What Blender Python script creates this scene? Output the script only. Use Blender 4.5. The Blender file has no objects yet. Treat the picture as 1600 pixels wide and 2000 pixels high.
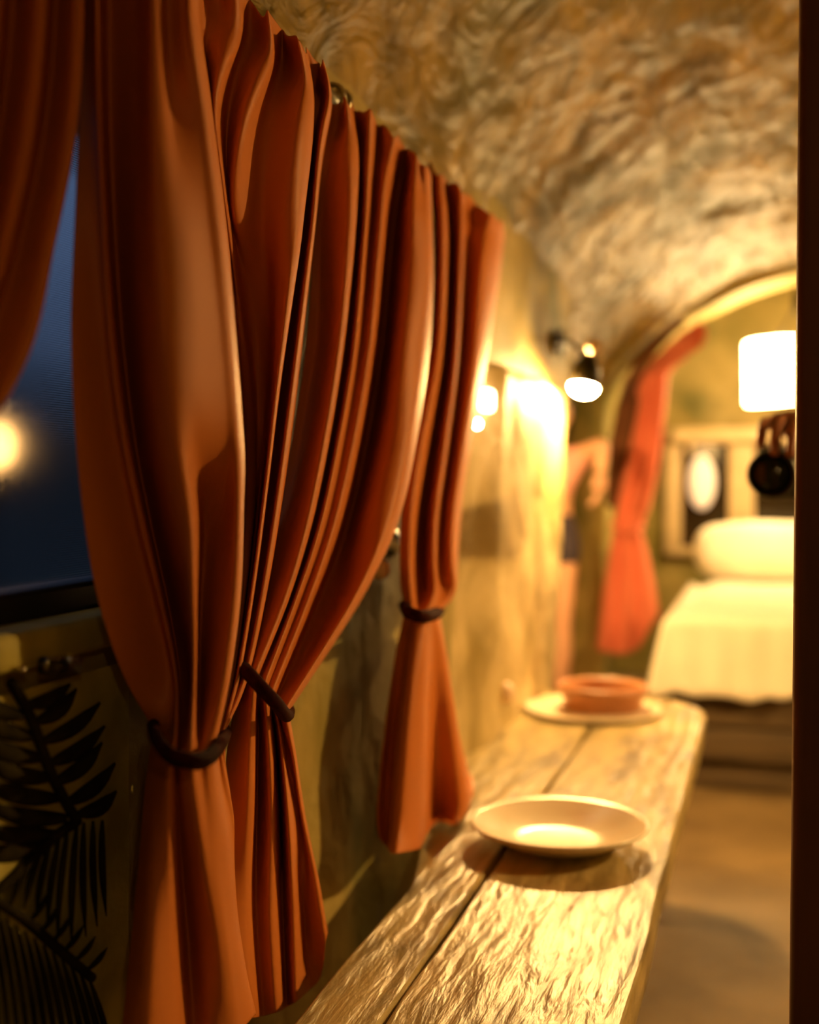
import bpy, bmesh, math, random
from mathutils import Vector, Matrix, noise
random.seed(4)
S = bpy.context.scene
COL = S.collection
R = math.radians

# ------------------------------------------------------------------ camera
FPX = 35 / 24 * 1600
YAW, PITCH, EYE = R(16.7), R(1.72), 0.95
cd = bpy.data.cameras.new('camera')
cd.sensor_fit = 'HORIZONTAL'; cd.sensor_width = 24; cd.lens = 35
cd.clip_start = 0.05
cd.dof.use_dof = True; cd.dof.focus_distance = 1.10; cd.dof.aperture_fstop = 2.0
cam = bpy.data.objects.new('camera', cd); COL.objects.link(cam)
cam.location = (0, 0, EYE); cam.rotation_euler = (R(90) - PITCH, 0, YAW)
S.camera = cam
# ------------------------------------------------------------------ sky, exposure
w = bpy.data.worlds.new('dusk'); S.world = w; w.use_nodes = True
nt = w.node_tree
bg = nt.nodes['Background']
tc = nt.nodes.new('ShaderNodeTexCoord'); sx = nt.nodes.new('ShaderNodeSeparateXYZ')
rp = nt.nodes.new('ShaderNodeValToRGB')
nt.links.new(tc.outputs['Generated'], sx.inputs[0]); nt.links.new(sx.outputs['Z'], rp.inputs[0])
rp.color_ramp.elements[0].position = 0.0; rp.color_ramp.elements[0].color = (0.02, 0.028, 0.05, 1)
rp.color_ramp.elements[1].position = 0.5; rp.color_ramp.elements[1].color = (0.085, 0.145, 0.29, 1)
nt.links.new(rp.outputs[0], bg.inputs[0]); bg.inputs[1].default_value = 1.0
S.view_settings.view_transform = 'Standard'; S.view_settings.look = 'None'
S.view_settings.gamma = 1; S.view_settings.use_curve_mapping = False
S.view_settings.exposure = 0.25
LAMP_COLOR = (1.0, 0.57, 0.18)
MAIN_BULB = 1700.0      # radiance of the wall lamp over the plank table
SIDE_FILL = 4300.0      # radiance of the assumed, unseen twin wall lamp on the right wall
SHADE_GLOW = 46.0       # lamp shade over the bed

# ------------------------------------------------------------------ helpers
RT = Vector((math.cos(YAW), math.sin(YAW), 0))
FW = Vector((-math.sin(YAW) * math.cos(PITCH), math.cos(YAW) * math.cos(PITCH), -math.sin(PITCH)))
UP = Vector((-math.sin(YAW) * math.sin(PITCH), math.cos(YAW) * math.sin(PITCH), math.cos(PITCH)))
EYEV = Vector((0, 0, EYE))
def ray(x, y): return FW + RT * ((x - 800) / FPX) + UP * ((1000 - y) / FPX)
def onX(x, y, c): d = ray(x, y); return EYEV + d * (c / d.x)
def onY(x, y, c): d = ray(x, y); return EYEV + d * (c / d.y)
def onZ(x, y, c): d = ray(x, y); return EYEV + d * ((c - EYE) / d.z)

def obj(name, me, mat=None, parent=None, smooth=True):
    if isinstance(me, bmesh.types.BMesh):
        m = bpy.data.meshes.new(name); me.to_mesh(m); me.free(); me = m
    if mat is not None and not me.materials: me.materials.append(mat)
    if smooth:
        me.polygons.foreach_set('use_smooth', [True] * len(me.polygons))
    o = bpy.data.objects.new(name, me); COL.objects.link(o)
    if parent is not None:
        o.parent = parent
        o.matrix_parent_inverse = Matrix.Translation(-parent.location)
    return o
def tag(o, label, cat, group=None):
    o['label'] = label; o['category'] = cat
    if group: o['group'] = group
    return o
def thing(name, label, cat, loc=(0, 0, 0), group=None):
    o = bpy.data.objects.new(name, None); COL.objects.link(o); o.location = loc
    return tag(o, label, cat, group)
def struct(o, label=None):
    o['kind'] = 'structure'
    if label: o['label'] = label
    return o
def mesh(verts, faces):
    m = bpy.data.meshes.new('m'); m.from_pydata([tuple(v) for v in verts], [], faces); m.update(); return m
def grid(fn, nu, nv, closed_u=False):
    vs = [fn(i / nu, j / nv) for j in range(nv + 1) for i in range(nu + (0 if closed_u else 1))]
    W = nu if closed_u else nu + 1
    fs = [(j * W + i, j * W + (i + 1) % W, (j + 1) * W + (i + 1) % W, (j + 1) * W + i) for j in range(nv) for i in range(nu)]
    return vs, fs
def merge(*parts):
    vs, fs = [], []
    for v, f in parts:
        b = len(vs); vs += list(v); fs += [tuple(i + b for i in q) for q in f]
    return vs, fs
def box_bm(lo, hi, bevel=0.0, seg=2):
    bm = bmesh.new(); bmesh.ops.create_cube(bm, size=1)
    lo, hi = Vector(lo), Vector(hi); c = (lo + hi) / 2; s = hi - lo
    for v in bm.verts: v.co = Vector((c.x + v.co.x * s.x, c.y + v.co.y * s.y, c.z + v.co.z * s.z))
    if bevel: bmesh.ops.bevel(bm, geom=list(bm.edges), offset=bevel, segments=seg, profile=0.5, affect='EDGES')
    return bm
def lathe(profile, n=48, center=(0, 0, 0), axis=None):
    c = Vector(center); q = Vector((0, 0, 1)).rotation_difference(Vector(axis)) if axis is not None else None
    vs, fs = [], []
    for r, z in profile:
        for i in range(n):
            a = 2 * math.pi * i / n; p = Vector((r * math.cos(a), r * math.sin(a), z))
            if q: p = q @ p
            vs.append(c + p)
    for j in range(len(profile) - 1):
        for i in range(n): fs.append((j * n + i, j * n + (i + 1) % n, (j + 1) * n + (i + 1) % n, (j + 1) * n + i))
    return vs, fs
def frames(pts, closed=False):
    out = []; n = len(pts); last = None
    for i in range(n):
        a = pts[(i - 1) % n] if closed or i > 0 else pts[i]; b = pts[(i + 1) % n] if closed or i < n - 1 else pts[i]
        t = (b - a).normalized()
        if last is None: u = t.orthogonal().normalized()
        else:
            u = last - t * last.dot(t); u = u.normalized() if u.length > 1e-6 else t.orthogonal().normalized()
        last = u; out.append((u, t.cross(u)))
    return out
def tube(pts, r, n=10, closed=False, caps=True):
    pts = [Vector(p) for p in pts]; rs = r if isinstance(r, (list, tuple)) else [r] * len(pts)
    fr = frames(pts, closed); vs, fs = [], []
    for p, (u, v), rr in zip(pts, fr, rs):
        for i in range(n):
            a = 2 * math.pi * i / n; vs.append(p + (u * math.cos(a) + v * math.sin(a)) * rr)
    m = len(pts)
    for j in range(m if closed else m - 1):
        for i in range(n): fs.append((j * n + i, j * n + (i + 1) % n, ((j + 1) % m) * n + (i + 1) % n, ((j + 1) % m) * n + i))
    if caps and not closed:
        fs.append(tuple(range(n))[::-1]); fs.append(tuple((m - 1) * n + i for i in range(n)))
    return vs, fs
def ellipsoid(c, r, nu=24, nv=16, rot=None):
    c = Vector(c)
    def f(u, v):
        a, b = u * 2 * math.pi, (v - 0.5) * math.pi
        p = Vector((r[0] * math.cos(b) * math.cos(a), r[1] * math.cos(b) * math.sin(a), r[2] * math.sin(b)))
        return c + (rot @ p if rot else p)
    return grid(f, nu, nv, True)
def cr(p0, p1, p2, p3, t):
    return 0.5 * ((2 * p1) + (p2 - p0) * t + (2 * p0 - 5 * p1 + 4 * p2 - p3) * t * t + (3 * p1 - p0 - 3 * p2 + p3) * t * t * t)
def crc(p0, p1, p2, p3, t):
    """centripetal Catmull-Rom between p1 and p2"""
    d = [max((b - a).length, 1e-4) ** 0.5 for a, b in ((p0, p1), (p1, p2), (p2, p3))]
    if (p1 - p0).length < 1e-6: p0 = p1 * 2 - p2; d[0] = d[1]
    if (p3 - p2).length < 1e-6: p3 = p2 * 2 - p1; d[2] = d[1]
    t0, t1 = 0, d[0]; t2 = t1 + d[1]; t3 = t2 + d[2]; u = t1 + (t2 - t1) * t
    a1 = p0 * ((t1 - u) / (t1 - t0)) + p1 * ((u - t0) / (t1 - t0)); a2 = p1 * ((t2 - u) / (t2 - t1)) + p2 * ((u - t1) / (t2 - t1)); a3 = p2 * ((t3 - u) / (t3 - t2)) + p3 * ((u - t2) / (t3 - t2))
    b1 = a1 * ((t2 - u) / (t2 - t0)) + a2 * ((u - t0) / (t2 - t0)); b2 = a2 * ((t3 - u) / (t3 - t1)) + a3 * ((u - t1) / (t3 - t1))
    return b1 * ((t2 - u) / (t2 - t1)) + b2 * ((u - t1) / (t2 - t1))
def spline(pts, n):
    """n+1 points along a Catmull-Rom curve, spread by chord length"""
    pts = [Vector(p) for p in pts]; m = len(pts) - 1
    L = [0]
    for i in range(m): L.append(L[-1] + (pts[i + 1] - pts[i]).length + 1e-6)
    out = []
    for k in range(n + 1):
        s = L[-1] * k / n; i = 0
        while i < m - 1 and s > L[i + 1]: i += 1
        t = (s - L[i]) / (L[i + 1] - L[i])
        out.append(cr(pts[max(i - 1, 0)], pts[i], pts[i + 1], pts[min(i + 2, m)], t))
    return out

# ------------------------------------------------------------------ materials
def mat(name, color, rough=0.6, metal=0.0, color2=None, nscale=6.0, ndetail=5.0, distort=0.0, stretch=(1, 1, 1),
        ramp=(0.35, 0.65), bump=0.0, bscale=None, bdist=0.01, sheen=0.0, spec=0.5, fine=0.0, finescale=200, bdistort=None, color3=None, r3=(0.55, 0.62), s3=3.0):
    m = bpy.data.materials.new(name); m.use_nodes = True; nt = m.node_tree; N = nt.nodes; L = nt.links
    b = N['Principled BSDF']
    b.inputs['Base Color'].default_value = (*color, 1); b.inputs['Roughness'].default_value = rough
    b.inputs['Metallic'].default_value = metal; b.inputs['Specular IOR Level'].default_value = spec
    if sheen:
        b.inputs['Sheen Weight'].default_value = sheen; b.inputs['Sheen Roughness'].default_value = 0.35
        b.inputs['Sheen Tint'].default_value = (1.0, 0.55, 0.32, 1)
    tc = N.new('ShaderNodeTexCoord'); mp = N.new('ShaderNodeMapping'); mp.inputs['Scale'].default_value = stretch
    L.new(tc.outputs['Object'], mp.inputs[0])
    if color2 is not None:
        n = N.new('ShaderNodeTexNoise'); n.inputs['Scale'].default_value = nscale; n.inputs['Detail'].default_value = ndetail
        n.inputs['Distortion'].default_value = distort; L.new(mp.outputs[0], n.inputs['Vector'])
        r = N.new('ShaderNodeValToRGB'); r.color_ramp.elements[0].position = ramp[0]; r.color_ramp.elements[1].position = ramp[1]
        r.color_ramp.elements[0].color = (*color, 1); r.color_ramp.elements[1].color = (*color2, 1)
        L.new(n.outputs['Fac'], r.inputs[0]); out = r.outputs[0]
        if color3 is not None:
            n3 = N.new('ShaderNodeTexNoise'); n3.inputs['Scale'].default_value = s3; n3.inputs['Detail'].default_value = 6
            L.new(mp.outputs[0], n3.inputs['Vector'])
            rr = N.new('ShaderNodeMapRange'); rr.inputs[1].default_value = r3[0]; rr.inputs[2].default_value = r3[1]
            L.new(n3.outputs['Fac'], rr.inputs[0])
            mx = N.new('ShaderNodeMix'); mx.data_type = 'RGBA'; L.new(rr.outputs[0], mx.inputs[0]); L.new(out, mx.inputs[6])
            mx.inputs[7].default_value = (*color3, 1); out = mx.outputs[2]
        L.new(out, b.inputs['Base Color'])
    last = None
    if bump:
        n2 = N.new('ShaderNodeTexNoise'); n2.inputs['Scale'].default_value = bscale or nscale; n2.inputs['Detail'].default_value = 6
        n2.inputs['Distortion'].default_value = distort if bdistort is None else bdistort; L.new(mp.outputs[0], n2.inputs['Vector'])
        bp = N.new('ShaderNodeBump'); bp.inputs['Strength'].default_value = bump; bp.inputs['Distance'].default_value = bdist
        L.new(n2.outputs['Fac'], bp.inputs['Height']); last = bp
    if fine:
        n3 = N.new('ShaderNodeTexNoise'); n3.inputs['Scale'].default_value = finescale; L.new(tc.outputs['Object'], n3.inputs['Vector'])
        bp2 = N.new('ShaderNodeBump'); bp2.inputs['Strength'].default_value = fine; bp2.inputs['Distance'].default_value = 0.001
        L.new(n3.outputs['Fac'], bp2.inputs['Height'])
        if last: L.new(last.outputs[0], bp2.inputs['Normal'])
        last = bp2
    if last: L.new(last.outputs[0], b.inputs['Normal'])
    return m
def glow(name, color, strength):
    m = bpy.data.materials.new(name); m.use_nodes = True; N = m.node_tree.nodes; b = N['Principled BSDF']
    b.inputs['Base Color'].default_value = (0.8, 0.8, 0.8, 1); b.inputs['Emission Color'].default_value = (*color, 1); b.inputs['Emission Strength'].default_value = strength
    return m
M = {}
M['plaster'] = mat('olive_plaster', (0.22, 0.175, 0.028), 0.6, color2=(0.40, 0.30, 0.085), nscale=5, distort=0.4, ramp=(0.32, 0.68), bump=0.5, bscale=11, bdist=0.015, bdistort=0.3,
                   color3=(0.12, 0.115, 0.014), r3=(0.50, 0.68), s3=3.5)
M['vault'] = mat('vault_plaster', (0.10, 0.07, 0.007), 0.48, spec=0.4, color2=(0.36, 0.23, 0.032), nscale=6, distort=2.5, ramp=(0.3, 0.7), bump=0.9, bscale=8, bdist=0.06, bdistort=2.2, stretch=(1, 0.6, 1),
                 color3=(0.085, 0.075, 0.007), r3=(0.46, 0.66), s3=3.0)
M['creamplaster'] = mat('cream_plaster', (0.27, 0.20, 0.05), 0.6, color2=(0.66, 0.53, 0.28), nscale=4, distort=0.8, ramp=(0.32, 0.62), bump=0.5, bscale=10, bdist=0.015)
M['blackwood'] = mat('black_painted_wood', (0.012, 0.009, 0.005), 0.6, color2=(0.02, 0.015, 0.008), nscale=12)
M['darkplaster'] = mat('dark_olive_plaster', (0.30, 0.25, 0.035), 0.7, color2=(0.55, 0.46, 0.09), nscale=12, bump=0.5, bscale=25, bdist=0.008)
M['leaf'] = mat('dark_carved_leaf', (0.012, 0.009, 0.003), 0.95, spec=0.08, color2=(0.035, 0.027, 0.007), nscale=30, bump=0.3, bdist=0.003)
M['floor'] = mat('brown_concrete', (0.11, 0.07, 0.026), 0.6, color2=(0.20, 0.135, 0.056), nscale=3.5, ndetail=7, bump=0.25, bscale=14, bdist=0.01)
M['curtain'] = mat('rust_cloth', (0.50, 0.150, 0.024), 0.55, color2=(0.56, 0.175, 0.032), nscale=4, spec=0.3, fine=0.05, finescale=900, bump=0.04, bscale=14, bdist=0.006)
M['coral'] = mat('coral_cloth', (0.74, 0.22, 0.13), 0.7, color2=(0.66, 0.17, 0.10), nscale=5, sheen=0.2, spec=0.3)
M['coralshade'] = mat('shaded_coral_cloth', (0.09, 0.03, 0.008), 0.8, color2=(0.16, 0.06, 0.015), nscale=9)  # unlit side of the coral cloth, shade put into the colour
M['cord'] = mat('dark_maroon_cord', (0.022, 0.004, 0.002), 0.95, spec=0.05, color2=(0.04, 0.007, 0.003), nscale=120, fine=0.4, finescale=300)
M['metal'] = mat('aged_metal', (0.55, 0.50, 0.35), 0.3, 1.0, color2=(0.35, 0.30, 0.2), nscale=30)
M['blackmetal'] = mat('black_metal', (0.015, 0.013, 0.008), 0.28, 0.4, color2=(0.03, 0.025, 0.01), nscale=30)
M['wood'] = mat('weathered_plank', (0.22, 0.165, 0.055), 0.33, color2=(0.44, 0.34, 0.14), nscale=16, ndetail=8, distort=0.3, stretch=(2.2, 0.45, 1), ramp=(0.34, 0.6),
                bump=1.0, bscale=24, bdist=0.0055, bdistort=0.25, color3=(0.14, 0.10, 0.035), r3=(0.56, 0.66), s3=9)
M['darkwood'] = mat('dark_brown_wood', (0.075, 0.026, 0.010), 0.55, color2=(0.115, 0.042, 0.016), nscale=9, stretch=(6, 6, 0.5), bump=0.15, bscale=20, bdist=0.003)
M['bedwood'] = mat('grey_brown_wood', (0.065, 0.042, 0.02), 0.75, color2=(0.12, 0.08, 0.038), nscale=8, stretch=(0.5, 4, 6), bump=0.2, bdist=0.005)
M['white'] = mat('cream_plate_glaze', (0.82, 0.74, 0.56), 0.25, color2=(0.70, 0.52, 0.34), nscale=9, ramp=(0.5, 0.75))
M['terracotta'] = mat('terracotta', (0.36, 0.14, 0.05), 0.4, color2=(0.46, 0.20, 0.08), nscale=12, bump=0.1, bdist=0.003)
M['linen'] = mat('cream_linen', (0.86, 0.81, 0.68), 0.85, color2=(0.82, 0.76, 0.62), nscale=6, bump=0.4, bscale=9, bdist=0.02)
M['bone'] = mat('pale_ceramic', (0.78, 0.60, 0.42), 0.4, color2=(0.7, 0.5, 0.34), nscale=20)
M['creamwood'] = mat('cream_painted_wood', (0.68, 0.52, 0.28), 0.55, color2=(0.58, 0.43, 0.22), nscale=12)
M['darkglass'] = mat('dark_pane', (0.02, 0.014, 0.006), 0.12, color2=(0.03, 0.02, 0.008), nscale=3)
M['skin'] = mat('skin', (0.86, 0.50, 0.34), 0.55, color2=(0.80, 0.44, 0.29), nscale=14)
M['skin2'] = mat('tanned_skin', (0.30, 0.11, 0.045), 0.5, color2=(0.24, 0.085, 0.035), nscale=20, fine=0.3, finescale=150)
M['pink'] = mat('pink_cotton', (0.95, 0.50, 0.44), 0.85, color2=(0.9, 0.44, 0.38), nscale=9)
M['navy'] = mat('dark_navy_cotton', (0.035, 0.028, 0.055), 0.85, color2=(0.07, 0.055, 0.08), nscale=60)
M['hair'] = mat('dark_brown_hair', (0.022, 0.012, 0.006), 0.55, color2=(0.045, 0.024, 0.01), nscale=8, stretch=(8, 8, 1), bump=0.6, bdist=0.004)
M['grey'] = mat('grey_cotton', (0.10, 0.09, 0.085), 0.9, color2=(0.14, 0.12, 0.11), nscale=20)
M['lens'] = mat('dark_lens_glass', (0.004, 0.010, 0.003), 0.06, color2=(0.01, 0.02, 0.005), nscale=3)
M['blackplastic'] = mat('black_plastic', (0.008, 0.010, 0.005), 0.45, color2=(0.014, 0.014, 0.008), nscale=60)
M['eye'] = mat('eye_white', (0.8, 0.75, 0.7), 0.2, color2=(0.75, 0.7, 0.65), nscale=9)
M['lip'] = mat('lip', (0.5, 0.16, 0.12), 0.5, color2=(0.45, 0.14, 0.1), nscale=9)
M['hill'] = mat('dark_scrub', (0.010, 0.010, 0.006), 0.9, color2=(0.02, 0.02, 0.01), nscale=3)
M['bulb'] = glow('bulb_glow', LAMP_COLOR, MAIN_BULB)
M['fill_side'] = glow('side_fill_glow', LAMP_COLOR, SIDE_FILL)  # glow of the assumed lamp on the right wall
M['fill_up'] = glow('upward_fill_glow', LAMP_COLOR, 800)  # glow of the added uplight near the arch
M['fill_recess'] = glow('recess_fill_glow', LAMP_COLOR, 900)  # glow of the added lamp in the recess
M['fill_near'] = glow('near_fill_glow', LAMP_COLOR, 200)  # glow of the added lamp behind the viewer
M['bulb_small'] = glow('small_bulb_glow', (1, 0.7, 0.35), 60)
M['bulb_square'] = glow('square_bulb_glow', (1, 0.68, 0.36), 14)
M['shade'] = glow('shade_glow', (1.0, 0.65, 0.27), SHADE_GLOW)
M['lantern'] = glow('lantern_glow', (1.0, 0.60, 0.36), 0.5)
M['streetbulb'] = glow('street_bulb_glow', (1.0, 0.5, 0.14), 5)
# frosted, fine-lined window sheet
m = bpy.data.materials.new('screened_glass'); m.use_nodes = True; nt = m.node_tree; b = nt.nodes['Principled BSDF']
b.inputs['Transmission Weight'].default_value = 1; b.inputs['Roughness'].default_value = 0.13; b.inputs['IOR'].default_value = 1.25
b.inputs['Base Color'].default_value = (0.92, 0.92, 0.92, 1)
tcn = nt.nodes.new('ShaderNodeTexCoord'); wv = nt.nodes.new('ShaderNodeTexWave'); wv.bands_direction = 'Z'; wv.inputs['Scale'].default_value = 160
wv.inputs['Distortion'].default_value = 0.4
bp = nt.nodes.new('ShaderNodeBump'); bp.inputs['Strength'].default_value = 0.10; bp.inputs['Distance'].default_value = 0.002
nt.links.new(tcn.outputs['Object'], wv.inputs[0]); nt.links.new(wv.outputs['Fac'], bp.inputs['Height']); nt.links.new(bp.outputs[0], b.inputs['Normal'])
M['pane'] = m

# ------------------------------------------------------------------ the room
WX = -0.525                     # face of the left wall
def vault_par(Y):
    t = min(max((Y - 2.4) / 2.2, 0), 1)
    return 0.975 + 0.175 * t, 1.4 - 0.45 * t, 0.6 + 0.21 * t     # half width, springing, rise
def lump(p, s, a): return noise.fractal(Vector(p) * s, 0.9, 2.0, 3) * a
def wall_pt(y, z, x=WX, a=0.006): return Vector((x + lump((x, y, z), 5, a), y, z))
def patch(y0, y1, z0, z1, x=WX, a=0.006, step=0.04):
    nu, nv = max(2, int(abs(y1 - y0) / step)), max(2, int(abs(z1 - z0) / step))
    return grid(lambda u, v: wall_pt(y0 + (y1 - y0) * u, z0 + (z1 - z0) * v, x, a), nu, nv)

# floor
vs, fs = grid(lambda u, v: Vector((-1.1 + 2.9 * u, -1.3 + 7.2 * v, lump((u * 3, v * 7, 0), 2.2, 0.004))), 60, 120)
struct(obj('floor', mesh(vs, fs), M['floor']))
# window opening in the left wall, found from where the photograph shows its lower and upper edge
Wz0, Wz1, Wy0, Wy1 = onX(60, 1240, WX).z, onX(150, 228, WX - 0.03).z + 0.03, 0.30, 1.15
def jamb_y(z): return 3.02 + 0.23 * (z - 0.38) / 0.79
def wall_end(u, v):
    z = 1.5 * v; y = 1.6 + (jamb_y(z) - 1.6) * u
    return wall_pt(y, z)
ve, fe = grid(lambda u, v: Vector((WX - 0.22 * u - 0.0 + (0.01 if 0 < u < 1 else 0) * 0, jamb_y(1.5 * v) + 0.012 * math.sin(u * 3), 1.5 * v)), 6, 36)
vr = [grid(lambda u, v: Vector((WX - 0.16 * u, Wy0 + (Wy1 - Wy0) * v, Wz0)), 3, 12), grid(lambda u, v: Vector((WX - 0.16 * u, Wy0 + (Wy1 - Wy0) * v, Wz1)), 3, 12),
      grid(lambda u, v: Vector((WX - 0.16 * u, Wy0, Wz0 + (Wz1 - Wz0) * v)), 3, 12), grid(lambda u, v: Vector((WX - 0.16 * u, Wy1, Wz0 + (Wz1 - Wz0) * v)), 3, 12)]
wl = merge(patch(-1.3, Wy0, 0, 1.5), patch(Wy1, 1.6, 0, 1.5), patch(Wy0, Wy1, 0, Wz0), patch(Wy0, Wy1, Wz1, 1.5), grid(wall_end, 40, 40), (ve, fe), *vr)
wall_left = struct(obj('wall_left', mesh(*wl), M['plaster']))
# proud pier with a rounded shoulder, from the last curtain to the doorway
def pier(u, v):
    y0 = 2.0
    if v < 0.8: z = 1.14 * v / 0.8; off = 0.035
    else:
        q = (v - 0.8) / 0.2 * math.pi / 2; z = 1.14 + 0.035 * math.sin(q); off = 0.035 * math.cos(q) - 0.012 * (v > 0.99)
    z += 0.012 * noise.noise(Vector((u * 7, 3, 0))) * v
    ye = (jamb_y(z) + 0.012) * 0.935
    k = min(1, u / 0.92); y = y0 + (ye - y0) * k
    if u > 0.92: off -= 0.2 * (u - 0.92) / 0.08; y += 0.006 * math.sin((u - 0.92) / 0.08 * math.pi)
    return Vector((WX + off * min(1, k / 0.25) + (lump((1, y, z), 5, 0.008) if k < 1 else 0), y, z))
struct(obj('wall_pier', mesh(*grid(pier, 60, 50)), M['creamplaster']))
# recess wall beyond the bright pier
lid = grid(lambda u, v: Vector((-1.0 + 0.43 * u, 3.05 + 1.6 * v, 1.30)), 6, 16)
a, b_ = patch(3.0, 4.9, 0, 1.6, x=-0.99), grid(lambda u, v: Vector((WX - 0.22 - 0.25 * u, 3.06, 1.6 * v)), 4, 16)
struct(obj('wall_recess', mesh(*merge(a, b_, lid)), M['plaster']))
# vault
def vault_pt(u, v):
    Y = -1.3 + 5.95 * v; a, s, b = vault_par(Y); th = math.pi * (1 - u)
    p = Vector((0.45 + a * math.cos(th), Y, s + b * math.sin(th)))
    n = Vector((math.cos(th), 0, math.sin(th)))
    k = lump(p, 3.0, 0.018) + lump(p, 9.0, 0.007)
    return p + n * k
vs, fs = grid(vault_pt, 110, 200)
fs = [f for f in fs if not (vs[f[0]].y > 3.16 and vs[f[0]].x < 0 and max(vs[i].z for i in f) < 1.30)]
ceil = obj('ceiling', mesh(vs, fs), M['vault']); struct(ceil)
struct(obj('wall_right', mesh(*patch(-1.3, 5.9, 0, 1.45, x=1.43, step=0.1)), M['plaster']))
struct(obj('wall_front', mesh(*grid(lambda u, v: Vector((-0.6 + 2.1 * u, -1.28, 2.1 * v)), 12, 12)), M['plaster']))
# arch wall with its opening and soffit
def arch_curve(k):   # k 0..1 left foot -> right foot of the opening
    a, s, b = 1.13, 0.95, 0.78
    if k < 0.2: return Vector((-0.60, 0, 1.22 * k / 0.2))
    if k > 0.8: return Vector((1.50, 0, 1.22 * (1 - k) / 0.2))
    x = -0.60 + 2.10 * (k - 0.2) / 0.6
    th0 = math.acos(-(1.05 / a)); th = th0 + (math.pi - 2 * th0) * 0 - (2 * th0 - math.pi) * (k - 0.2) / 0.6
    return Vector((0.45 + a * math.cos(th), 0, s + b * math.sin(th)))
def arch_pt(u, v):
    p = arch_curve(u); n = lump((p.x, 4.6, p.z), 6, 0.01)
    c = Vector((0.45, 0, 0.6)); out = (p - c).normalized()
    if v < 0.45:
        q = p + out * (0.75 * (1 - v / 0.45)); y = 4.60
    else:
        q = p; y = 4.60 + 0.28 * (v - 0.45) / 0.55
    return Vector((q.x + out.x * n, y, max(q.z + out.z * n, 0)))
struct(obj('wall_arch', mesh(*grid(arch_pt, 90, 20)), M['plaster']))
# alcove behind the arch
struct(obj('wall_alcove_right', mesh(*patch(4.5, 5.9, 0, 2.1, x=1.44, step=0.1)), M['plaster']))
struct(obj('wall_back', mesh(*grid(lambda u, v: Vector((-0.95 + 2.7 * u, 5.75 + lump((u * 3, 1, v * 2), 3, 0.01), 2.1 * v)), 50, 40)), M['plaster']))
struct(obj('wall_alcove', mesh(*patch(4.86, 5.8, 0, 2.1, x=-0.72)), M['plaster']))
struct(obj('ceiling_alcove', mesh(*grid(lambda u, v: Vector((-0.95 + 2.7 * u, 4.85 + 0.95 * v, 1.98 + lump((u * 3, v, 0), 3, 0.02))), 40, 16)), M['vault']))

# dark upright at the right edge of the view
p0 = onY(1566, 0, 1.10); p1 = onY(1541, 2000, 1.10)
vx = [p0.x, p1.x]
xl = (p0.x + p1.x) / 2
post = obj('trim_1', box_bm((xl, 1.08, 0), (xl + 0.16, 1.15, 1.98), 0.006, 3), M['darkwood'])
struct(post, 'dark brown wooden upright at the right edge of the view')

# window 1: dark frame, screened pane
win = bpy.data.objects.new('window_1', None); COL.objects.link(win); win.location = (WX - 0.1, Wy0, Wz0); struct(win, 'dark window with a finely screened pane behind the rust curtains')
fw = 0.03
for lo, hi in (((WX - 0.06, Wy0, Wz0), (WX - 0.02, Wy1, Wz0 + fw)), ((WX - 0.06, Wy0, Wz1 - fw), (WX - 0.02, Wy1, Wz1)),
               ((WX - 0.06, Wy0, Wz0 + fw), (WX - 0.02, Wy0 + fw, Wz1 - fw)), ((WX - 0.06, Wy1 - fw, Wz0 + fw), (WX - 0.02, Wy1, Wz1 - fw))):
    obj('frame_bar', box_bm(lo, hi, 0.004), M['blackwood'], win)
obj('pane', box_bm((WX - 0.044, Wy0 + fw - 0.005, Wz0 + fw - 0.005), (WX - 0.040, Wy1 - fw + 0.005, Wz1 - fw + 0.005)), M['pane'], win, False)
sl = obj('trim_2', box_bm((WX - 0.02, Wy0, Wz0 - 0.02), (WX + 0.02, Wy1 - 0.06, Wz0 + 0.008), 0.006), M['darkplaster']); struct(sl, 'dark olive plastered sill under the screened window')
# outside: scrub ground, ridge, a street lamp
struct(obj('ground', mesh(*grid(lambda u, v: Vector((-30 + 28.8 * u, -12 + 40 * v, -0.4 + lump((u * 20, v * 30, 0), 0.4, 0.2))), 30, 40)), M['hill']))
struct(obj('hill', mesh(*grid(lambda u, v: Vector((-9 - 4 * v, -25 + 75 * u, -0.5 + (3.6 + lump((u * 40, 0, 0), 0.5, 1.0)) * v)), 60, 6)), M['hill']))
sp = onX(-4, 868, -0.98)
st = thing('garden_lantern', 'orange lantern on a post glowing just outside the screened window', 'lantern', (sp.x, sp.y, -0.4))
obj('post', mesh(*tube([(sp.x, sp.y, -0.6), (sp.x, sp.y, sp.z - 0.045)], 0.012)), M['blackmetal'], st)
obj('lantern_foot', mesh(*lathe([(0.0001, -0.045), (0.03, -0.045), (0.03, -0.035), (0.0001, -0.033)], 20, sp)), M['blackmetal'], st)
obj('lantern_cap', mesh(*lathe([(0.004, 0.065), (0.02, 0.05), (0.036, 0.036), (0.03, 0.033)], 24, sp)), M['blackmetal'], st)
obj('bulb', mesh(*ellipsoid(sp, (0.022, 0.022, 0.030), 16, 10)), M['streetbulb'], st)

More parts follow.
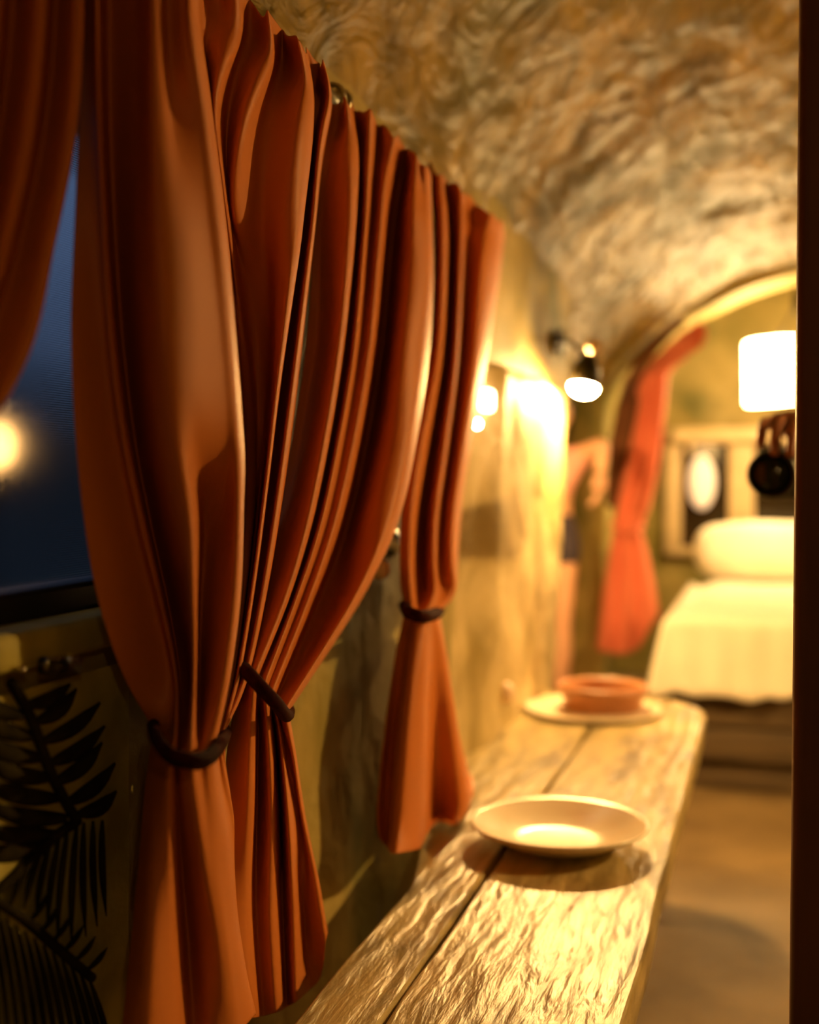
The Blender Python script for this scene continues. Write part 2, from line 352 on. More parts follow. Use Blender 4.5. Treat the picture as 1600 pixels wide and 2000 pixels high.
# ------------------------------------------------------------------ carved palm relief under the window
relief = thing('palm_relief', 'dark carved palm fronds in low relief on the wall below the window', 'relief', onX(100, 1650, WX))
obj('backing', mesh(*(lambda: patch(onX(-140, 1700, WX).y, onX(232, 1700, WX).y, 0.0, onX(100, 1325, WX).z, WX + 0.010, 0.003, 0.02))()), M['darkplaster'], relief)
def leaflet(b, t, wpx, bend=0.0):
    bx, by = b; tx, ty = t; dx, dy = tx - bx, ty - by; L = math.hypot(dx, dy); nx, ny = -dy / L, dx / L
    n = 8; left, mid, right = [], [], []
    for i in range(n + 1):
        s = i / n; cx = bx + dx * s + nx * bend * math.sin(math.pi * s); cy = by + dy * s + ny * bend * math.sin(math.pi * s)
        hw = wpx * (math.sin(math.pi * min(1, s * 1.0 + 0.06)) ** 0.55) * 0.5 if s < 0.94 else wpx * 0.08
        left.append(onX(cx + nx * hw, cy + ny * hw, WX + 0.011)); right.append(onX(cx - nx * hw, cy - ny * hw, WX + 0.011)); mid.append(onX(cx, cy, WX + 0.019))
    vs = left + mid + right; m_ = n + 1; fs = []
    for i in range(n):
        fs.append((i, i + 1, m_ + i + 1, m_ + i)); fs.append((m_ + i, m_ + i + 1, 2 * m_ + i + 1, 2 * m_ + i))
    obj('leaflet', mesh(vs, fs), M['leaf'], relief)
def stem(pts, r=0.004):
    ps = spline([onX(x, y, WX + 0.014) for x, y in pts], 14)
    obj('frond_stem', mesh(*tube(ps, r, 8)), M['leaf'], relief)
up_b = [(52, 1378), (70, 1412), (82, 1450), (96, 1492), (107, 1530), (130, 1570), (152, 1592)]
up_t = [(138, 1335), (150, 1345), (196, 1372), (205, 1418), (200, 1450), (225, 1490), (228, 1545)]
for b, t in zip(up_b, up_t): leaflet(b, t, 32, 10)
lf_b = [(46, 1400), (66, 1440), (84, 1482), (100, 1520), (118, 1560), (132, 1598), (108, 1628), (78, 1652)]
lf_t = [(-60, 1345), (-70, 1380), (-60, 1430), (-40, 1480), (-50, 1520), (-40, 1568), (-60, 1610), (-70, 1660)]
for b, t in zip(lf_b, lf_t): leaflet(b, t, 38, -12)
stem([(20, 1330), (60, 1400), (100, 1510), (150, 1604)])
stem([(152, 1602), (100, 1640), (40, 1700), (-60, 1790)])
dn_b = [(150, 1612), (132, 1622), (116, 1634), (98, 1648), (80, 1662), (62, 1678), (164, 1606), (182, 1603), (200, 1602)]
dn_t = [(140, 1850), (112, 1838), (92, 1815), (70, 1790), (48, 1776), (22, 1770), (168, 1830), (190, 1810), (208, 1790)]
for b, t in zip(dn_b, dn_t): leaflet(b, t, 15, 4)
stem([(-60, 1730), (40, 1790), (110, 1850), (180, 1910)])
for i in range(13):
    s = i / 12; bx, by = -40 + 215 * s, 1752 + 160 * s
    leaflet((bx, by), (bx + 40 + 14 * s, by + 300 - 90 * s), 13, -6)
for i in range(6):
    s = i / 5; leaflet((60 + 110 * s, 1800 + 95 * s), (95 + 115 * s, 1740 + 110 * s), 12, 3)
# window latch on the sill
lp = onX(105, 1300, WX + 0.022)
lt = thing('window_latch', 'small black metal latch on the dark window sill', 'latch', lp)
la, lb, lc = onX(90, 1306, WX + 0.03), onX(86, 1284, WX + 0.03), onX(150, 1286, WX + 0.03)
def bar(a, b, t, hw): 
    d = (b - a).normalized(); n = Vector((1, 0, 0)); u = d.cross(n).normalized()
    bm = bmesh.new(); vv = [bm.verts.new(p + u * su * hw + n * sn * t) for p in (a, b) for su, sn in ((-1, -1), (1, -1), (1, 1), (-1, 1))]
    for q in ((0, 1, 2, 3), (7, 6, 5, 4), (0, 4, 5, 1), (1, 5, 6, 2), (2, 6, 7, 3), (3, 7, 4, 0)): bm.faces.new([vv[i] for i in q])
    bmesh.ops.recalc_face_normals(bm, faces=bm.faces); bmesh.ops.bevel(bm, geom=list(bm.edges), offset=min(t, hw) * 0.35, segments=2, affect='EDGES'); return bm
obj('base_plate', bar(onX(80, 1299, WX + 0.030), onX(155, 1299, WX + 0.030), 0.004, 0.0062), M['blackmetal'], lt)
obj('top_glint', bar(onX(92, 1286, WX + 0.036), onX(153, 1287, WX + 0.036), 0.0012, 0.0009), M['metal'], lt)  # highlight on the top edge, imitated by a light metal strip
obj('side_glint', bar(onX(92, 1287, WX + 0.036), onX(89, 1311, WX + 0.036), 0.0012, 0.0009), M['metal'], lt)  # highlight on the left edge, again a light metal strip
kp = onX(41, 1308, WX + 0.024)
tag(obj('sill_knob', mesh(*ellipsoid(kp, (0.004, 0.003, 0.003), 12, 8)), M['metal']), 'tiny metal knob on the sill left of the black latch', 'knob')

# ------------------------------------------------------------------ curtains
def curtain_fabric(lines, plane, n1=44, n2=24, sub=6, ripple=0.006, rip_n=9, heading=0.02, floor_z=None):
    """lines: list of (upper points, lower points), each point (x, y, d) with d the distance in front of the hanging plane"""
    rows = []
    for upper, lower in lines:
        a = spline(upper, n1); b = spline([upper[-1]] + list(lower), n2)
        rows.append([plane(*p) for p in a] + [plane(*p) for p in b[1:]])
    n = len(rows); H = n1 + n2 + 1; cols = []
    for k in range(n - 1):
        for s in range(sub if k < n - 2 else sub + 1):
            t = s / sub
            cols.append([crc(rows[max(k - 1, 0)][j], rows[k][j], rows[k + 1][j], rows[min(k + 2, n - 1)][j], t) for j in range(H)])
    W = len(cols); out = plane(800, 800, 0.05) - plane(800, 800, 0.0); out.z = 0
    nrm = out.normalized() if out.length else Vector((1, 0, 0))
    vs = []
    for j in range(H):
        for i in range(W):
            p = cols[i][j].copy(); tt = j / n1
            if tt < 0.35:
                k = math.exp(-tt / 0.07); ph = i * rip_n * 2 * math.pi / W + 1.3 * noise.noise(Vector((i * 0.15, tt * 6, 3)))
                p += nrm * (1.5 * ripple * k * math.sin(ph) - 0.012 * math.exp(-((tt - 0.05) / 0.022) ** 2))
                p.y += 0.012 * math.exp(-tt / 0.10) * noise.noise(Vector((i * 0.22, tt * 9, 9)))
                p.z += heading * k * 0.35 * noise.noise(Vector((i * 0.35, 7, 1))) if j < 2 else 0
                if j == 0: p += nrm * 0.004
            p += nrm * 0.0015 * noise.noise(Vector((p.y * 18, p.x * 18, p.z * 5)))
            if floor_z and p.z < floor_z:
                p.x += 0.25 * (floor_z - p.z); p.z = floor_z + 0.004 * (1 + noise.noise(p * 40))
            vs.append(p)
    fs = [(j * W + i, j * W + i + 1, (j + 1) * W + i + 1, (j + 1) * W + i) for j in range(H - 1) for i in range(W - 1)]
    return mesh(vs, fs)
HX = WX + 0.035
planeX = lambda x, y, d: onX(x, y, HX + d)
planeA = lambda x, y, d: onX(x, y, HX + 0.03 + d)
def make_curtain(label, lines, plane, ties, material, loc, group=None, **kw):
    t = thing('curtain', label, 'curtain', loc, group)
    f = obj('fabric', curtain_fabric(lines, plane, **kw), material, t)
    sm = f.modifiers.new('thick', 'SOLIDIFY'); sm.thickness = 0.0018; sm.offset = 0
    sb = f.modifiers.new('smooth', 'SUBSURF'); sb.levels = 1; sb.render_levels = 1
    for pts, r in ties:
        ps = spline([plane(*p) for p in pts] + [plane(*pts[0])], 40)[:-1]
        obj('tie_cord', mesh(*tube(ps, r, 10, True)), M['cord'], t)
    return t
B = [
 ([(150,-340,.010),(160,-100,.012),(158,150,.015),(147,400,.02),(138,650,.02),(150,900,.02),(185,1150,.02),(245,1330,.02),(302,1425,.02)], [(288,1500,.02),(270,1700,.02),(250,1900,.02),(232,2070,.02)]),
 ([(178,-330,.035),(185,150,.035),(193,420,.035),(205,650,.035),(228,850,.035),(262,1020,.035),(305,1190,.035),(336,1330,.04),(330,1440,.05)], [(312,1510,.045),(300,1700,.045),(290,1900,.05),(280,2065,.05)]),
 ([(190,-320,.045),(192,150,.045),(202,420,.05),(216,650,.05),(241,850,.05),(276,1020,.052),(318,1190,.055),(345,1330,.06),(342,1450,.068)], [(330,1520,.06),(330,1700,.055),(335,1900,.055),(340,2060,.055)]),
 ([(206,-310,.012),(212,150,.010),(222,420,.010),(238,650,.010),(262,850,.012),(294,1020,.014),(330,1190,.018),(352,1330,.03),(350,1455,.055)], [(346,1520,.056),(356,1700,.04),(368,1850,.035),(380,2055,.045)]),
 ([(262,-270,.04),(266,150,.045),(274,420,.055),(284,650,.060),(306,850,.062),(335,1020,.06),(358,1190,.055),(370,1330,.05),(360,1462,.070)], [(358,1530,.066),(376,1700,.058),(400,1850,.06),(415,2050,.06)]),
 ([(300,-200,.07),(303,150,.074),(310,420,.078),(322,650,.080),(344,850,.080),(370,1000,.080),(378,1190,.08),(379,1330,.075),(372,1466,.078)], [(376,1530,.074),(398,1700,.072),(424,1850,.072),(440,2040,.066)]),
 ([(322,-160,.062),(330,150,.068),(350,420,.082),(366,650,.086),(385,850,.084),(400,1000,.058),(392,1190,.05),(390,1330,.05),(388,1466,.074)], [(394,1530,.073),(415,1700,.075),(440,1850,.075),(458,2025,.07)]),
 ([(350,-130,.08),(358,60,.082),(385,250,.086),(405,450,.09),(425,650,.094),(440,850,.092),(436,1000,.076),(424,1190,.074),(412,1330,.075),(400,1463,.078)], [(408,1530,.076),(432,1700,.075),(452,1850,.074),(474,2010,.07)]),
 ([(368,-112,.085),(374,40,.088),(402,230,.09),(427,430,.095),(446,620,.098),(461,800,.098),(466,950,.096),(460,1150,.094),(440,1320,.09),(412,1458,.08)], [(420,1530,.075),(443,1650,.072),(460,1820,.07),(496,1985,.066)]),
 ([(376,-105,.06),(384,30,.055),(412,220,.05),(436,420,.045),(455,620,.04),(469,800,.04),(472,950,.04),(466,1150,.04),(446,1320,.05),(420,1452,.066)], [(427,1530,.062),(449,1650,.055),(464,1820,.05),(498,1983,.05)]),
 ([(400,-80,.04),(398,60,.035),(420,220,.03),(442,420,.025),(462,620,.02),(476,800,.02),(478,950,.02),(470,1150,.025),(450,1320,.04),(424,1448,.056)], [(432,1530,.05),(452,1620,.045),(462,1780,.035),(490,1975,.035)]),
 ([(462,-24,.06),(452,60,.058),(420,200,.05),(434,350,.04),(462,560,.025),(490,760,.02),(494,950,.02),(478,1150,.03),(455,1320,.045),(427,1444,.058)], [(438,1520,.052),(455,1600,.045),(456,1720,.035),(470,1965,.035)]),
 ([(482,-6,.035),(474,80,.035),(444,220,.03),(446,380,.025),(474,560,.015),(500,760,.012),(501,950,.014),(483,1150,.024),(458,1320,.04),(429,1442,.055)], [(440,1515,.05),(453,1590,.04),(450,1700,.03),(462,1960,.03)]),
 ([(524,30,.066),(522,110,.066),(474,245,.056),(456,400,.035),(492,560,.02),(512,760,.018),(508,950,.02),(487,1150,.03),(460,1320,.045),(431,1440,.057)], [(441,1510,.05),(451,1580,.038),(444,1680,.03),(455,1955,.03)]),
 ([(545,48,.035),(545,130,.04),(512,270,.045),(510,420,.04),(524,560,.036),(526,760,.03),(513,950,.02),(490,1150,.03),(461,1320,.045),(432,1438,.055)], [(440,1505,.05),(448,1570,.035),(440,1670,.03),(450,1950,.028)]),
 ([(580,80,.074),(590,170,.076),(575,290,.076),(556,420,.066),(545,560,.062),(533,760,.056),(515,950,.036),(491,1150,.044),(462,1320,.052),(433,1436,.058)], [(438,1500,.05),(446,1560,.035),(436,1660,.03),(446,1945,.026)]),
 ([(596,96,.08),(608,190,.08),(600,290,.08),(583,420,.075),(566,560,.075),(541,760,.072),(519,950,.068),(493,1150,.064),(464,1320,.06),(434,1434,.06)], [(438,1495,.05),(444,1550,.034),(432,1650,.028),(442,1940,.024)]),
 ([(604,104,.045),(614,200,.045),(607,300,.04),(591,420,.035),(575,560,.035),(551,760,.035),(528,950,.036),(501,1150,.042),(470,1320,.048),(435,1432,.055)], [(438,1490,.045),(442,1540,.03),(430,1640,.024),(438,1935,.02)]),
 ([(622,124,.055),(626,190,.055),(612,290,.05),(600,420,.048),(584,560,.048),(560,760,.048),(537,950,.048),(508,1150,.05),(475,1320,.052),(436,1430,.055)], [(437,1488,.044),(440,1535,.028),(428,1630,.022),(435,1930,.018)]),
 ([(632,130,.075),(644,180,.078),(625,290,.075),(613,420,.07),(596,560,.07),(571,760,.068),(546,950,.064),(515,1150,.06),(480,1320,.056),(437,1428,.054)], [(437,1484,.042),(438,1530,.026),(426,1620,.02),(432,1925,.016)]),
 ([(640,150,.03),(648,195,.03),(630,300,.028),(617,420,.02),(602,560,.02),(580,760,.018),(556,950,.015),(524,1150,.014),(486,1320,.018),(440,1424,.03)], [(438,1480,.03),(436,1520,.018),(424,1610,.014),(430,1920,.012)]),
]
tieB = [([(300,1416,.03),(308,1448,.085),(335,1476,.105),(368,1484,.112),(405,1477,.105),(434,1446,.08),(440,1424,.03),(410,1405,-.015),(340,1405,-.015)], 0.0048),
        ([(302,1424,.03),(312,1458,.083),(338,1485,.102),(370,1493,.108),(405,1487,.102),(432,1458,.08),(439,1432,.03),(410,1412,-.015),(340,1412,-.015)], 0.0042)]
curtain_b = make_curtain('tall rust curtain nearest the window gap, tied low with doubled maroon cord', B, planeX, tieB, M['curtain'], onX(370, 1480, HX), 'rust tie-back curtains along the wall', rip_n=11)
Cc = [
 ([(636,205,.01),(624,270,.02),(612,450,.012),(600,650,.01),(572,850,.01),(535,1050,.01),(495,1200,.01),(474,1298,.02)], [(462,1360,.02),(440,1500,.02),(428,1750,.02),(440,1985,.02)]),
 ([(660,195,.03),(645,285,.035),(632,450,.025),(622,650,.02),(592,850,.02),(555,1050,.025),(512,1200,.03),(482,1305,.04)], [(474,1370,.035),(458,1520,.03),(452,1760,.03),(465,1990,.03)]),
 ([(682,202,.055),(688,300,.06),(684,430,.062),(665,650,.062),(635,850,.06),(598,1030,.058),(553,1180,.055),(497,1318,.055)], [(492,1390,.05),(486,1540,.045),(480,1770,.04),(492,1990,.04)]),
 ([(692,212,.03),(698,305,.03),(696,430,.03),(678,650,.03),(648,850,.03),(610,1030,.03),(562,1180,.034),(505,1325,.045)], [(505,1400,.03),(502,1560,.015),(500,1780,.015),(515,1985,.02)]),
 ([(722,222,.06),(718,320,.06),(712,450,.06),(692,680,.058),(662,860,.058),(625,1030,.056),(575,1180,.055),(516,1335,.056)], [(522,1410,.056),(530,1570,.05),(528,1780,.05),(540,1978,.05)]),
 ([(740,240,.035),(732,335,.03),(722,460,.03),(703,680,.03),(673,860,.028),(636,1030,.03),(585,1180,.034),(522,1342,.045)], [(536,1420,.03),(548,1580,.012),(552,1780,.012),(560,1968,.02)]),
 ([(768,262,.06),(750,360,.055),(740,480,.05),(722,680,.045),(692,860,.04),(652,1030,.04),(600,1180,.044),(530,1355,.052)], [(546,1430,.055),(562,1590,.06),(572,1780,.06),(578,1958,.06)]),
 ([(790,285,.03),(775,385,.02),(762,500,.012),(745,680,.01),(716,860,.008),(676,1030,.01),(620,1180,.016),(538,1365,.045)], [(552,1430,.05),(576,1590,.03),(592,1780,.03),(604,1935,.035)]),
 ([(812,305,.065),(806,405,.07),(800,520,.07),(784,680,.07),(760,860,.066),(718,1030,.06),(652,1180,.036),(547,1376,.055)], [(560,1440,.058),(586,1600,.05),(604,1760,.05),(624,1915,.05)]),
 ([(830,325,.075),(833,420,.08),(833,540,.085),(824,690,.085),(800,840,.084),(765,1000,.082),(700,1155,.078),(556,1388,.066)], [(572,1470,.066),(592,1600,.07),(618,1720,.075),(637,1835,.078)]),
 ([(840,340,.03),(841,430,.02),(841,545,.015),(834,695,.012),(812,845,.01),(777,1005,.01),(712,1160,.01),(563,1390,.035)], [(577,1470,.036),(597,1600,.035),(622,1720,.04),(640,1825,.04)]),
]
tieC = [([(468,1296,.03),(488,1318,.075),(515,1348,.09),(540,1374,.092),(560,1398,.07),(562,1380,.02),(530,1340,-.015),(490,1300,-.015)], 0.006)]
Cc = [(u, [(x, y, d * (1 if y < 1600 else 0.55)) for x, y, d in l]) for u, l in Cc]
curtain_c = make_curtain('rust curtain with a diagonal tie cord, middle one of those beside the table', Cc, planeX, tieC, M['curtain'], onX(530, 1350, HX), 'rust tie-back curtains along the wall', rip_n=8)
D = [
 ([(836,320,.02),(848,470,.03),(840,680,.03),(806,850,.03),(786,980,.03),(781,1080,.03),(783,1150,.03),(792,1188,.04)], [(772,1280,.02),(748,1450,.015),(736,1590,.015),(742,1640,.02)]),
 ([(858,338,.055),(866,470,.055),(858,680,.05),(828,850,.045),(806,980,.045),(800,1080,.045),(802,1155,.05),(804,1192,.05)], [(788,1280,.03),(766,1450,.02),(755,1600,.02),(756,1655,.02)]),
 ([(872,350,.03),(880,480,.025),(870,690,.02),(844,860,.02),(824,990,.02),(818,1085,.025),(820,1160,.04),(816,1195,.055)], [(806,1280,.06),(790,1450,.06),(778,1610,.055),(770,1668,.06)]),
 ([(902,372,.06),(900,490,.06),(890,700,.06),(868,870,.06),(850,1000,.062),(846,1090,.066),(848,1160,.068),(830,1197,.064)], [(826,1280,.07),(824,1450,.07),(820,1600,.065),(808,1662,.07)]),
 ([(918,388,.03),(912,500,.03),(900,700,.03),(880,870,.034),(862,1000,.04),(858,1090,.05),(860,1162,.06),(840,1198,.066)], [(846,1280,.055),(850,1450,.045),(852,1590,.035),(846,1650,.04)]),
 ([(955,415,.06),(940,520,.06),(925,700,.06),(902,870,.062),(884,1000,.066),(880,1090,.072),(884,1160,.074),(850,1197,.064)], [(866,1280,.062),(884,1430,.07),(898,1570,.075),(880,1640,.07)]),
 ([(975,430,.065),(968,520,.062),(942,700,.06),(915,860,.06),(896,980,.062),(889,1090,.068),(889,1158,.068),(856,1194,.055)], [(872,1280,.05),(893,1420,.05),(922,1552,.06),(902,1622,.05)]),
 ([(986,450,.02),(978,530,.015),(952,700,.012),(924,850,.012),(904,970,.014),(894,1090,.02),(889,1150,.03),(857,1190,.035)], [(870,1280,.02),(888,1420,.02),(912,1545,.02),(896,1615,.02)]),
]
tieD = [([(790,1182,.02),(800,1198,.075),(826,1204,.088),(852,1198,.07),(858,1186,.02),(830,1178,-.015)], 0.008)]
curtain_d = make_curtain('rust curtain farthest along the wall, its puffed waist hanging over the plank table', D, planeX, tieD, M['curtain'], onX(830, 1195, HX), 'rust tie-back curtains along the wall', rip_n=6, floor_z=0.458)
A = [
 ([(-330,-900,.02),(-330,-300,.02),(-330,200,.02),(-320,600,.02),(-300,900,.02),(-270,1100,.02)], [(-300,1500,.02),(-330,2000,.02)]),
 ([(-220,-800,.06),(-210,-300,.06),(-200,200,.06),(-215,600,.06),(-245,900,.06),(-255,1110,.06)], [(-270,1500,.06),(-280,1990,.06)]),
 ([(-150,-760,.02),(-140,-250,.02),(-120,200,.02),(-155,600,.02),(-215,900,.03),(-246,1115,.05)], [(-240,1500,.04),(-240,1980,.03)]),
 ([(-60,-680,.06),(-40,-200,.06),(-45,200,.06),(-105,600,.06),(-185,900,.06),(-238,1118,.065)], [(-215,1500,.06),(-200,1970,.06)]),
 ([(10,-590,.015),(25,-150,.015),(5,200,.015),(-70,600,.018),(-160,900,.03),(-230,1120,.05)], [(-190,1500,.03),(-170,1960,.02)]),
 ([(75,-520,.05),(80,-100,.05),(60,200,.048),(-15,560,.048),(-120,860,.05),(-222,1115,.06)], [(-170,1500,.06),(-140,1950,.06)]),
 ([(105,-490,.03),(110,-100,.03),(90,220,.03),(25,520,.032),(-85,840,.04),(-216,1112,.055)], [(-155,1500,.04),(-120,1945,.03)]),
 ([(148,-440,.06),(152,-100,.06),(140,220,.06),(92,480,.06),(20,740,.06),(-210,1105,.055)], [(-140,1500,.05),(-100,1940,.05)]),
 ([(166,-430,.02),(165,-100,.02),(154,210,.02),(108,470,.02),(36,730,.02),(-206,1100,.03)], [(-130,1500,.02),(-90,1935,.02)]),
]
tieA = [([(-274,1095,.02),(-262,1120,.07),(-238,1130,.08),(-214,1118,.07),(-204,1095,.02),(-240,1085,-.02)], 0.005)]
curtain_a = make_curtain('rust curtain swept out of view at the left, the other side of the window gap', A, planeX, tieA, M['curtain'], onX(-240, 1110, HX), 'rust tie-back curtains along the wall', rip_n=9)

# curtain rod along the wall with end cap, rings and brackets
ra, rb = onX(165, -290, HX + 0.035), onX(984, 452, HX + 0.03)
zr = 0.5 * (onX(655, 208, HX).z + onX(965, 462, HX).z)
rodY0, rodY1 = 0.25, rb.y
rod = thing('curtain_rod', 'metal curtain rod carrying the rust curtains along the wall', 'curtain rod', (HX + 0.03, 1.2, zr))
obj('pole', mesh(*tube([(HX + 0.002, rodY0, zr), (HX + 0.002, rodY1, zr)], 0.008, 14)), M['metal'], rod)
gy = onX(652, 205, HX).y
for yy in (0.5, gy, rodY1 - 0.03):
    obj('bracket', mesh(*tube([(WX - 0.01, yy, zr + 0.0), (HX + 0.002, yy, zr)], 0.007, 10)), M['metal'], rod)
for k in (-0.012, 0.012):
    vs, fs = lathe([(0.016, -0.003), (0.018, 0), (0.016, 0.003), (0.012, 0.003), (0.012, -0.003), (0.016, -0.003)], 24, (HX + 0.002, gy + k, zr), (0, 1, 0))
    obj('ring', mesh(vs, fs), M['metal'], rod)

# wall hooks
hk = onX(752, 1062, WX)
h = thing('tieback_hook', 'dark curved tie-back hook on the wall between two rust curtains', 'hook', hk)
ps = spline([onX(775, 1068, WX), onX(770, 1066, WX + 0.03), onX(752, 1056, WX + 0.05), onX(738, 1078, WX + 0.052), onX(733, 1100, WX + 0.045)], 16)
obj('hook', mesh(*tube(ps, 0.008, 10)), M['blackmetal'], h)
obj('mount', mesh(*ellipsoid(hk + Vector((0.004, 0.03, 0)), (0.008, 0.02, 0.02))), M['blackmetal'], h)
obj('end_knob', mesh(*ellipsoid(onX(742, 1112, WX + 0.04), (0.014, 0.014, 0.014))), M['bone'], h)
hk = onX(955, 1352, WX)
h = thing('wall_peg', 'pale round wall knob just above the plank table near the bright pier', 'knob', hk)
obj('knob', mesh(*ellipsoid(hk + Vector((0.035, 0, 0)), (0.018, 0.02, 0.022))), M['bone'], h)
obj('stalk', mesh(*tube([hk + Vector((-0.01, 0, -0.004)), hk + Vector((0.03, 0, 0))], 0.007)), M['blackmetal'], h)
obj('drop', mesh(*tube([hk + Vector((0.02, 0, -0.01)), hk + Vector((0.016, 0.0, -0.07))], [0.006, 0.004])), M['blackmetal'], h)

# ------------------------------------------------------------------ plank table
TZ = 0.45
tab = thing('plank_table', 'long low weathered plank table against the wall under the curtains', 'table', (-0.33, 1.9, 0))
def plank(x0, x1, y0, y1, th, corner_r):
    """one weathered board: gridded top with an uneven edge, rounded far corner on the room side"""
    nx, ny = 10, 90
    def prof(u, v):
        y = y0 + (y1 - y0) * v; e0 = 0.004 * noise.noise(Vector((x0 * 9, y * 5, 1))); e1 = 0.004 * noise.noise(Vector((x1 * 9, y * 5, 2)))
        xa, xb = x0 + e0, x1 + e1
        if not corner_r: xa -= 0.103 * min(1, max(0, (y - 1.38) / 0.5))
        if corner_r and y > y1 - corner_r:
            q = (y - (y1 - corner_r)) / corner_r; xb -= corner_r * (1 - math.sqrt(max(0, 1 - q * q)))
        x = xa + (xb - xa) * u
        return Vector((x, y, TZ + 0.0015 * noise.noise(Vector((x * 14, y * 3, 0)))))
    top = grid(prof, nx, ny)
    eb = 0.006
    vs, fs = [], []
    ring = [(0, j / ny) for j in range(ny + 1)] + [(i / nx, 1) for i in range(1, nx)] + [(1, j / ny) for j in range(ny, -1, -1)] + [(i / nx, 0) for i in range(nx - 1, 0, -1)]
    # rim: rounded from the top edge down to the underside
    tv, tf = top
    cx, cy = (x0 + x1) / 2, (y0 + y1) / 2
    for lev in ((0, 0), (eb * 0.7, -eb * 0.3), (eb, -eb), (eb, -th + eb), (0, -th)):
        for u, v in ring:
            p = prof(u, v); d = Vector((-1 if u == 0 else (1 if u == 1 else 0), -1 if v == 0 else (1 if v == 1 else 0), 0))
            vs.append(p + d * (lev[0] * 0.6) + Vector((0, 0, lev[1])))
    n = len(ring)
    for j in range(4):
        for i in range(n): fs.append((j * n + i, j * n + (i + 1) % n, (j + 1) * n + (i + 1) % n, (j + 1) * n + i))
    fs.append(tuple(4 * n + i for i in range(n)))
    return merge(top, (vs, fs))
sx_ = -0.334
Yend = onZ(1300, 1362, TZ).y
obj('plank', mesh(*plank(-0.410, sx_ - 0.006, 0.9, Yend - 0.005, 0.045, 0.0)), M['wood'], tab)
obj('plank', mesh(*plank(sx_ + 0.006, -0.124, 0.9, Yend, 0.045, 0.19)), M['wood'], tab)
for yy in (1.2, 1.75, 2.35):
    obj('support', box_bm((-0.40, yy - 0.05, 0), (-0.24, yy + 0.05, TZ - 0.044), 0.012), M['darkplaster'], tab)
obj('rail', box_bm((-0.25, 1.1, TZ - 0.10), (-0.22, Yend - 0.15, TZ - 0.045), 0.006), M['bedwood'], tab)

# plates
def plate(c, r, h, mat_, label, name='plate'):
    p = [(0.0001, 0.006), (r * 0.42, 0.006), (r * 0.55, 0.008), (r * 0.72, h * 0.62), (r * 0.97, h), (r, h + 0.002), (r, h - 0.002), (r * 0.96, h - 0.006), (r * 0.72, h * 0.35), (r * 0.56, 0.0), (r * 0.52, 0.0), (r * 0.5, 0.003), (0.0001, 0.003)]
    o = obj(name, mesh(*lathe(p, 64, c)), mat_)
    return tag(o, label, 'plate')
c1 = onZ(1092, 1650, TZ); plate((c1.x, c1.y, TZ + 0.0015), 0.119, 0.030, M['white'], 'empty cream plate on the near stretch of the plank table')
c2 = onZ(1158, 1392, TZ); plate((c2.x, c2.y, TZ + 0.0015), 0.142, 0.010, M['white'], 'flat cream plate under the terracotta dish at the table end')
c3 = onZ(1177, 1384, TZ + 0.008)
dish = thing('terracotta_dish', 'shallow terracotta dish standing on the cream plate at the table end', 'dish', (c3.x, c3.y, TZ + 0.008))
rr = 0.094
obj('bowl', mesh(*lathe([(0.0001, 0.012), (rr * 0.7, 0.014), (rr * 0.86, 0.030), (rr * 0.9, 0.048), (rr * 0.96, 0.053), (rr * 1.02, 0.050), (rr * 1.02, 0.040), (rr * 0.93, 0.032), (rr * 0.86, 0.004), (rr * 0.82, 0.0), (0.0001, 0.0)], 56, (c3.x, c3.y, TZ + 0.008))), M['terracotta'], dish)

# ------------------------------------------------------------------ lamps
def wall_lamp(name, label, mount, head, bulb, nrm, bulbmat, group=None):
    t = thing(name, label, 'lamp', mount, group)
    obj('mount', mesh(*lathe([(0.0001, 0.016), (0.022, 0.014), (0.030, 0.004), (0.030, -0.01)], 24, mount, nrm)), M['blackmetal'], t)
    mid = (mount + head) / 2 + Vector((0, 0, 0.02))
    obj('arm', mesh(*tube(spline([mount, mid, head], 12), 0.005, 10)), M['blackmetal'], t)
    ax = (bulb - head).normalized(); rim = (bulb - head).length + 0.001
    obj('shade', mesh(*lathe([(0.010, -0.012), (0.016, -0.010), (0.024, 0.006), (0.033, 0.030), (0.037, rim), (0.035, rim), (0.030, 0.030), (0.020, 0.006), (0.010, 0.0)], 32, head, ax)), M['blackmetal'], t)
    obj('cap', mesh(*ellipsoid(head - ax * 0.020 + Vector((0.012, 0.0, 0.010)), (0.020, 0.016, 0.020))), M['bone'], t)
    obj('bulb', mesh(*ellipsoid(bulb, (0.032, 0.032, 0.020), 24, 12, Vector((0, 0, 1)).rotation_difference(ax).to_matrix())), bulbmat, t)
    return t
bulb = onY(1140, 757, 2.84); head = onY(1149, 700, 2.86); mount = onX(1096, 668, WX + 0.003)
mount = Vector((WX + 0.004, 2.98, onX(1096, 668, WX).z * 0 + 1.285))
wall_lamp('wall_lamp', 'black-shaded wall lamp with a bare glowing bulb above the table end', mount, head, bulb, (1, 0, 0), M['bulb'])
mk = onX(1104, 668, WX + 0.02)
tag(obj('wall_bracket', mesh(*ellipsoid(Vector((WX + 0.012, mk.y, mk.z)), (0.010, 0.030, 0.040), 16, 10))), 'small dark oval bracket on the wall just left of the lamp', 'bracket')
bpy.data.objects['wall_bracket'].data.materials.append(M['blackmetal'])
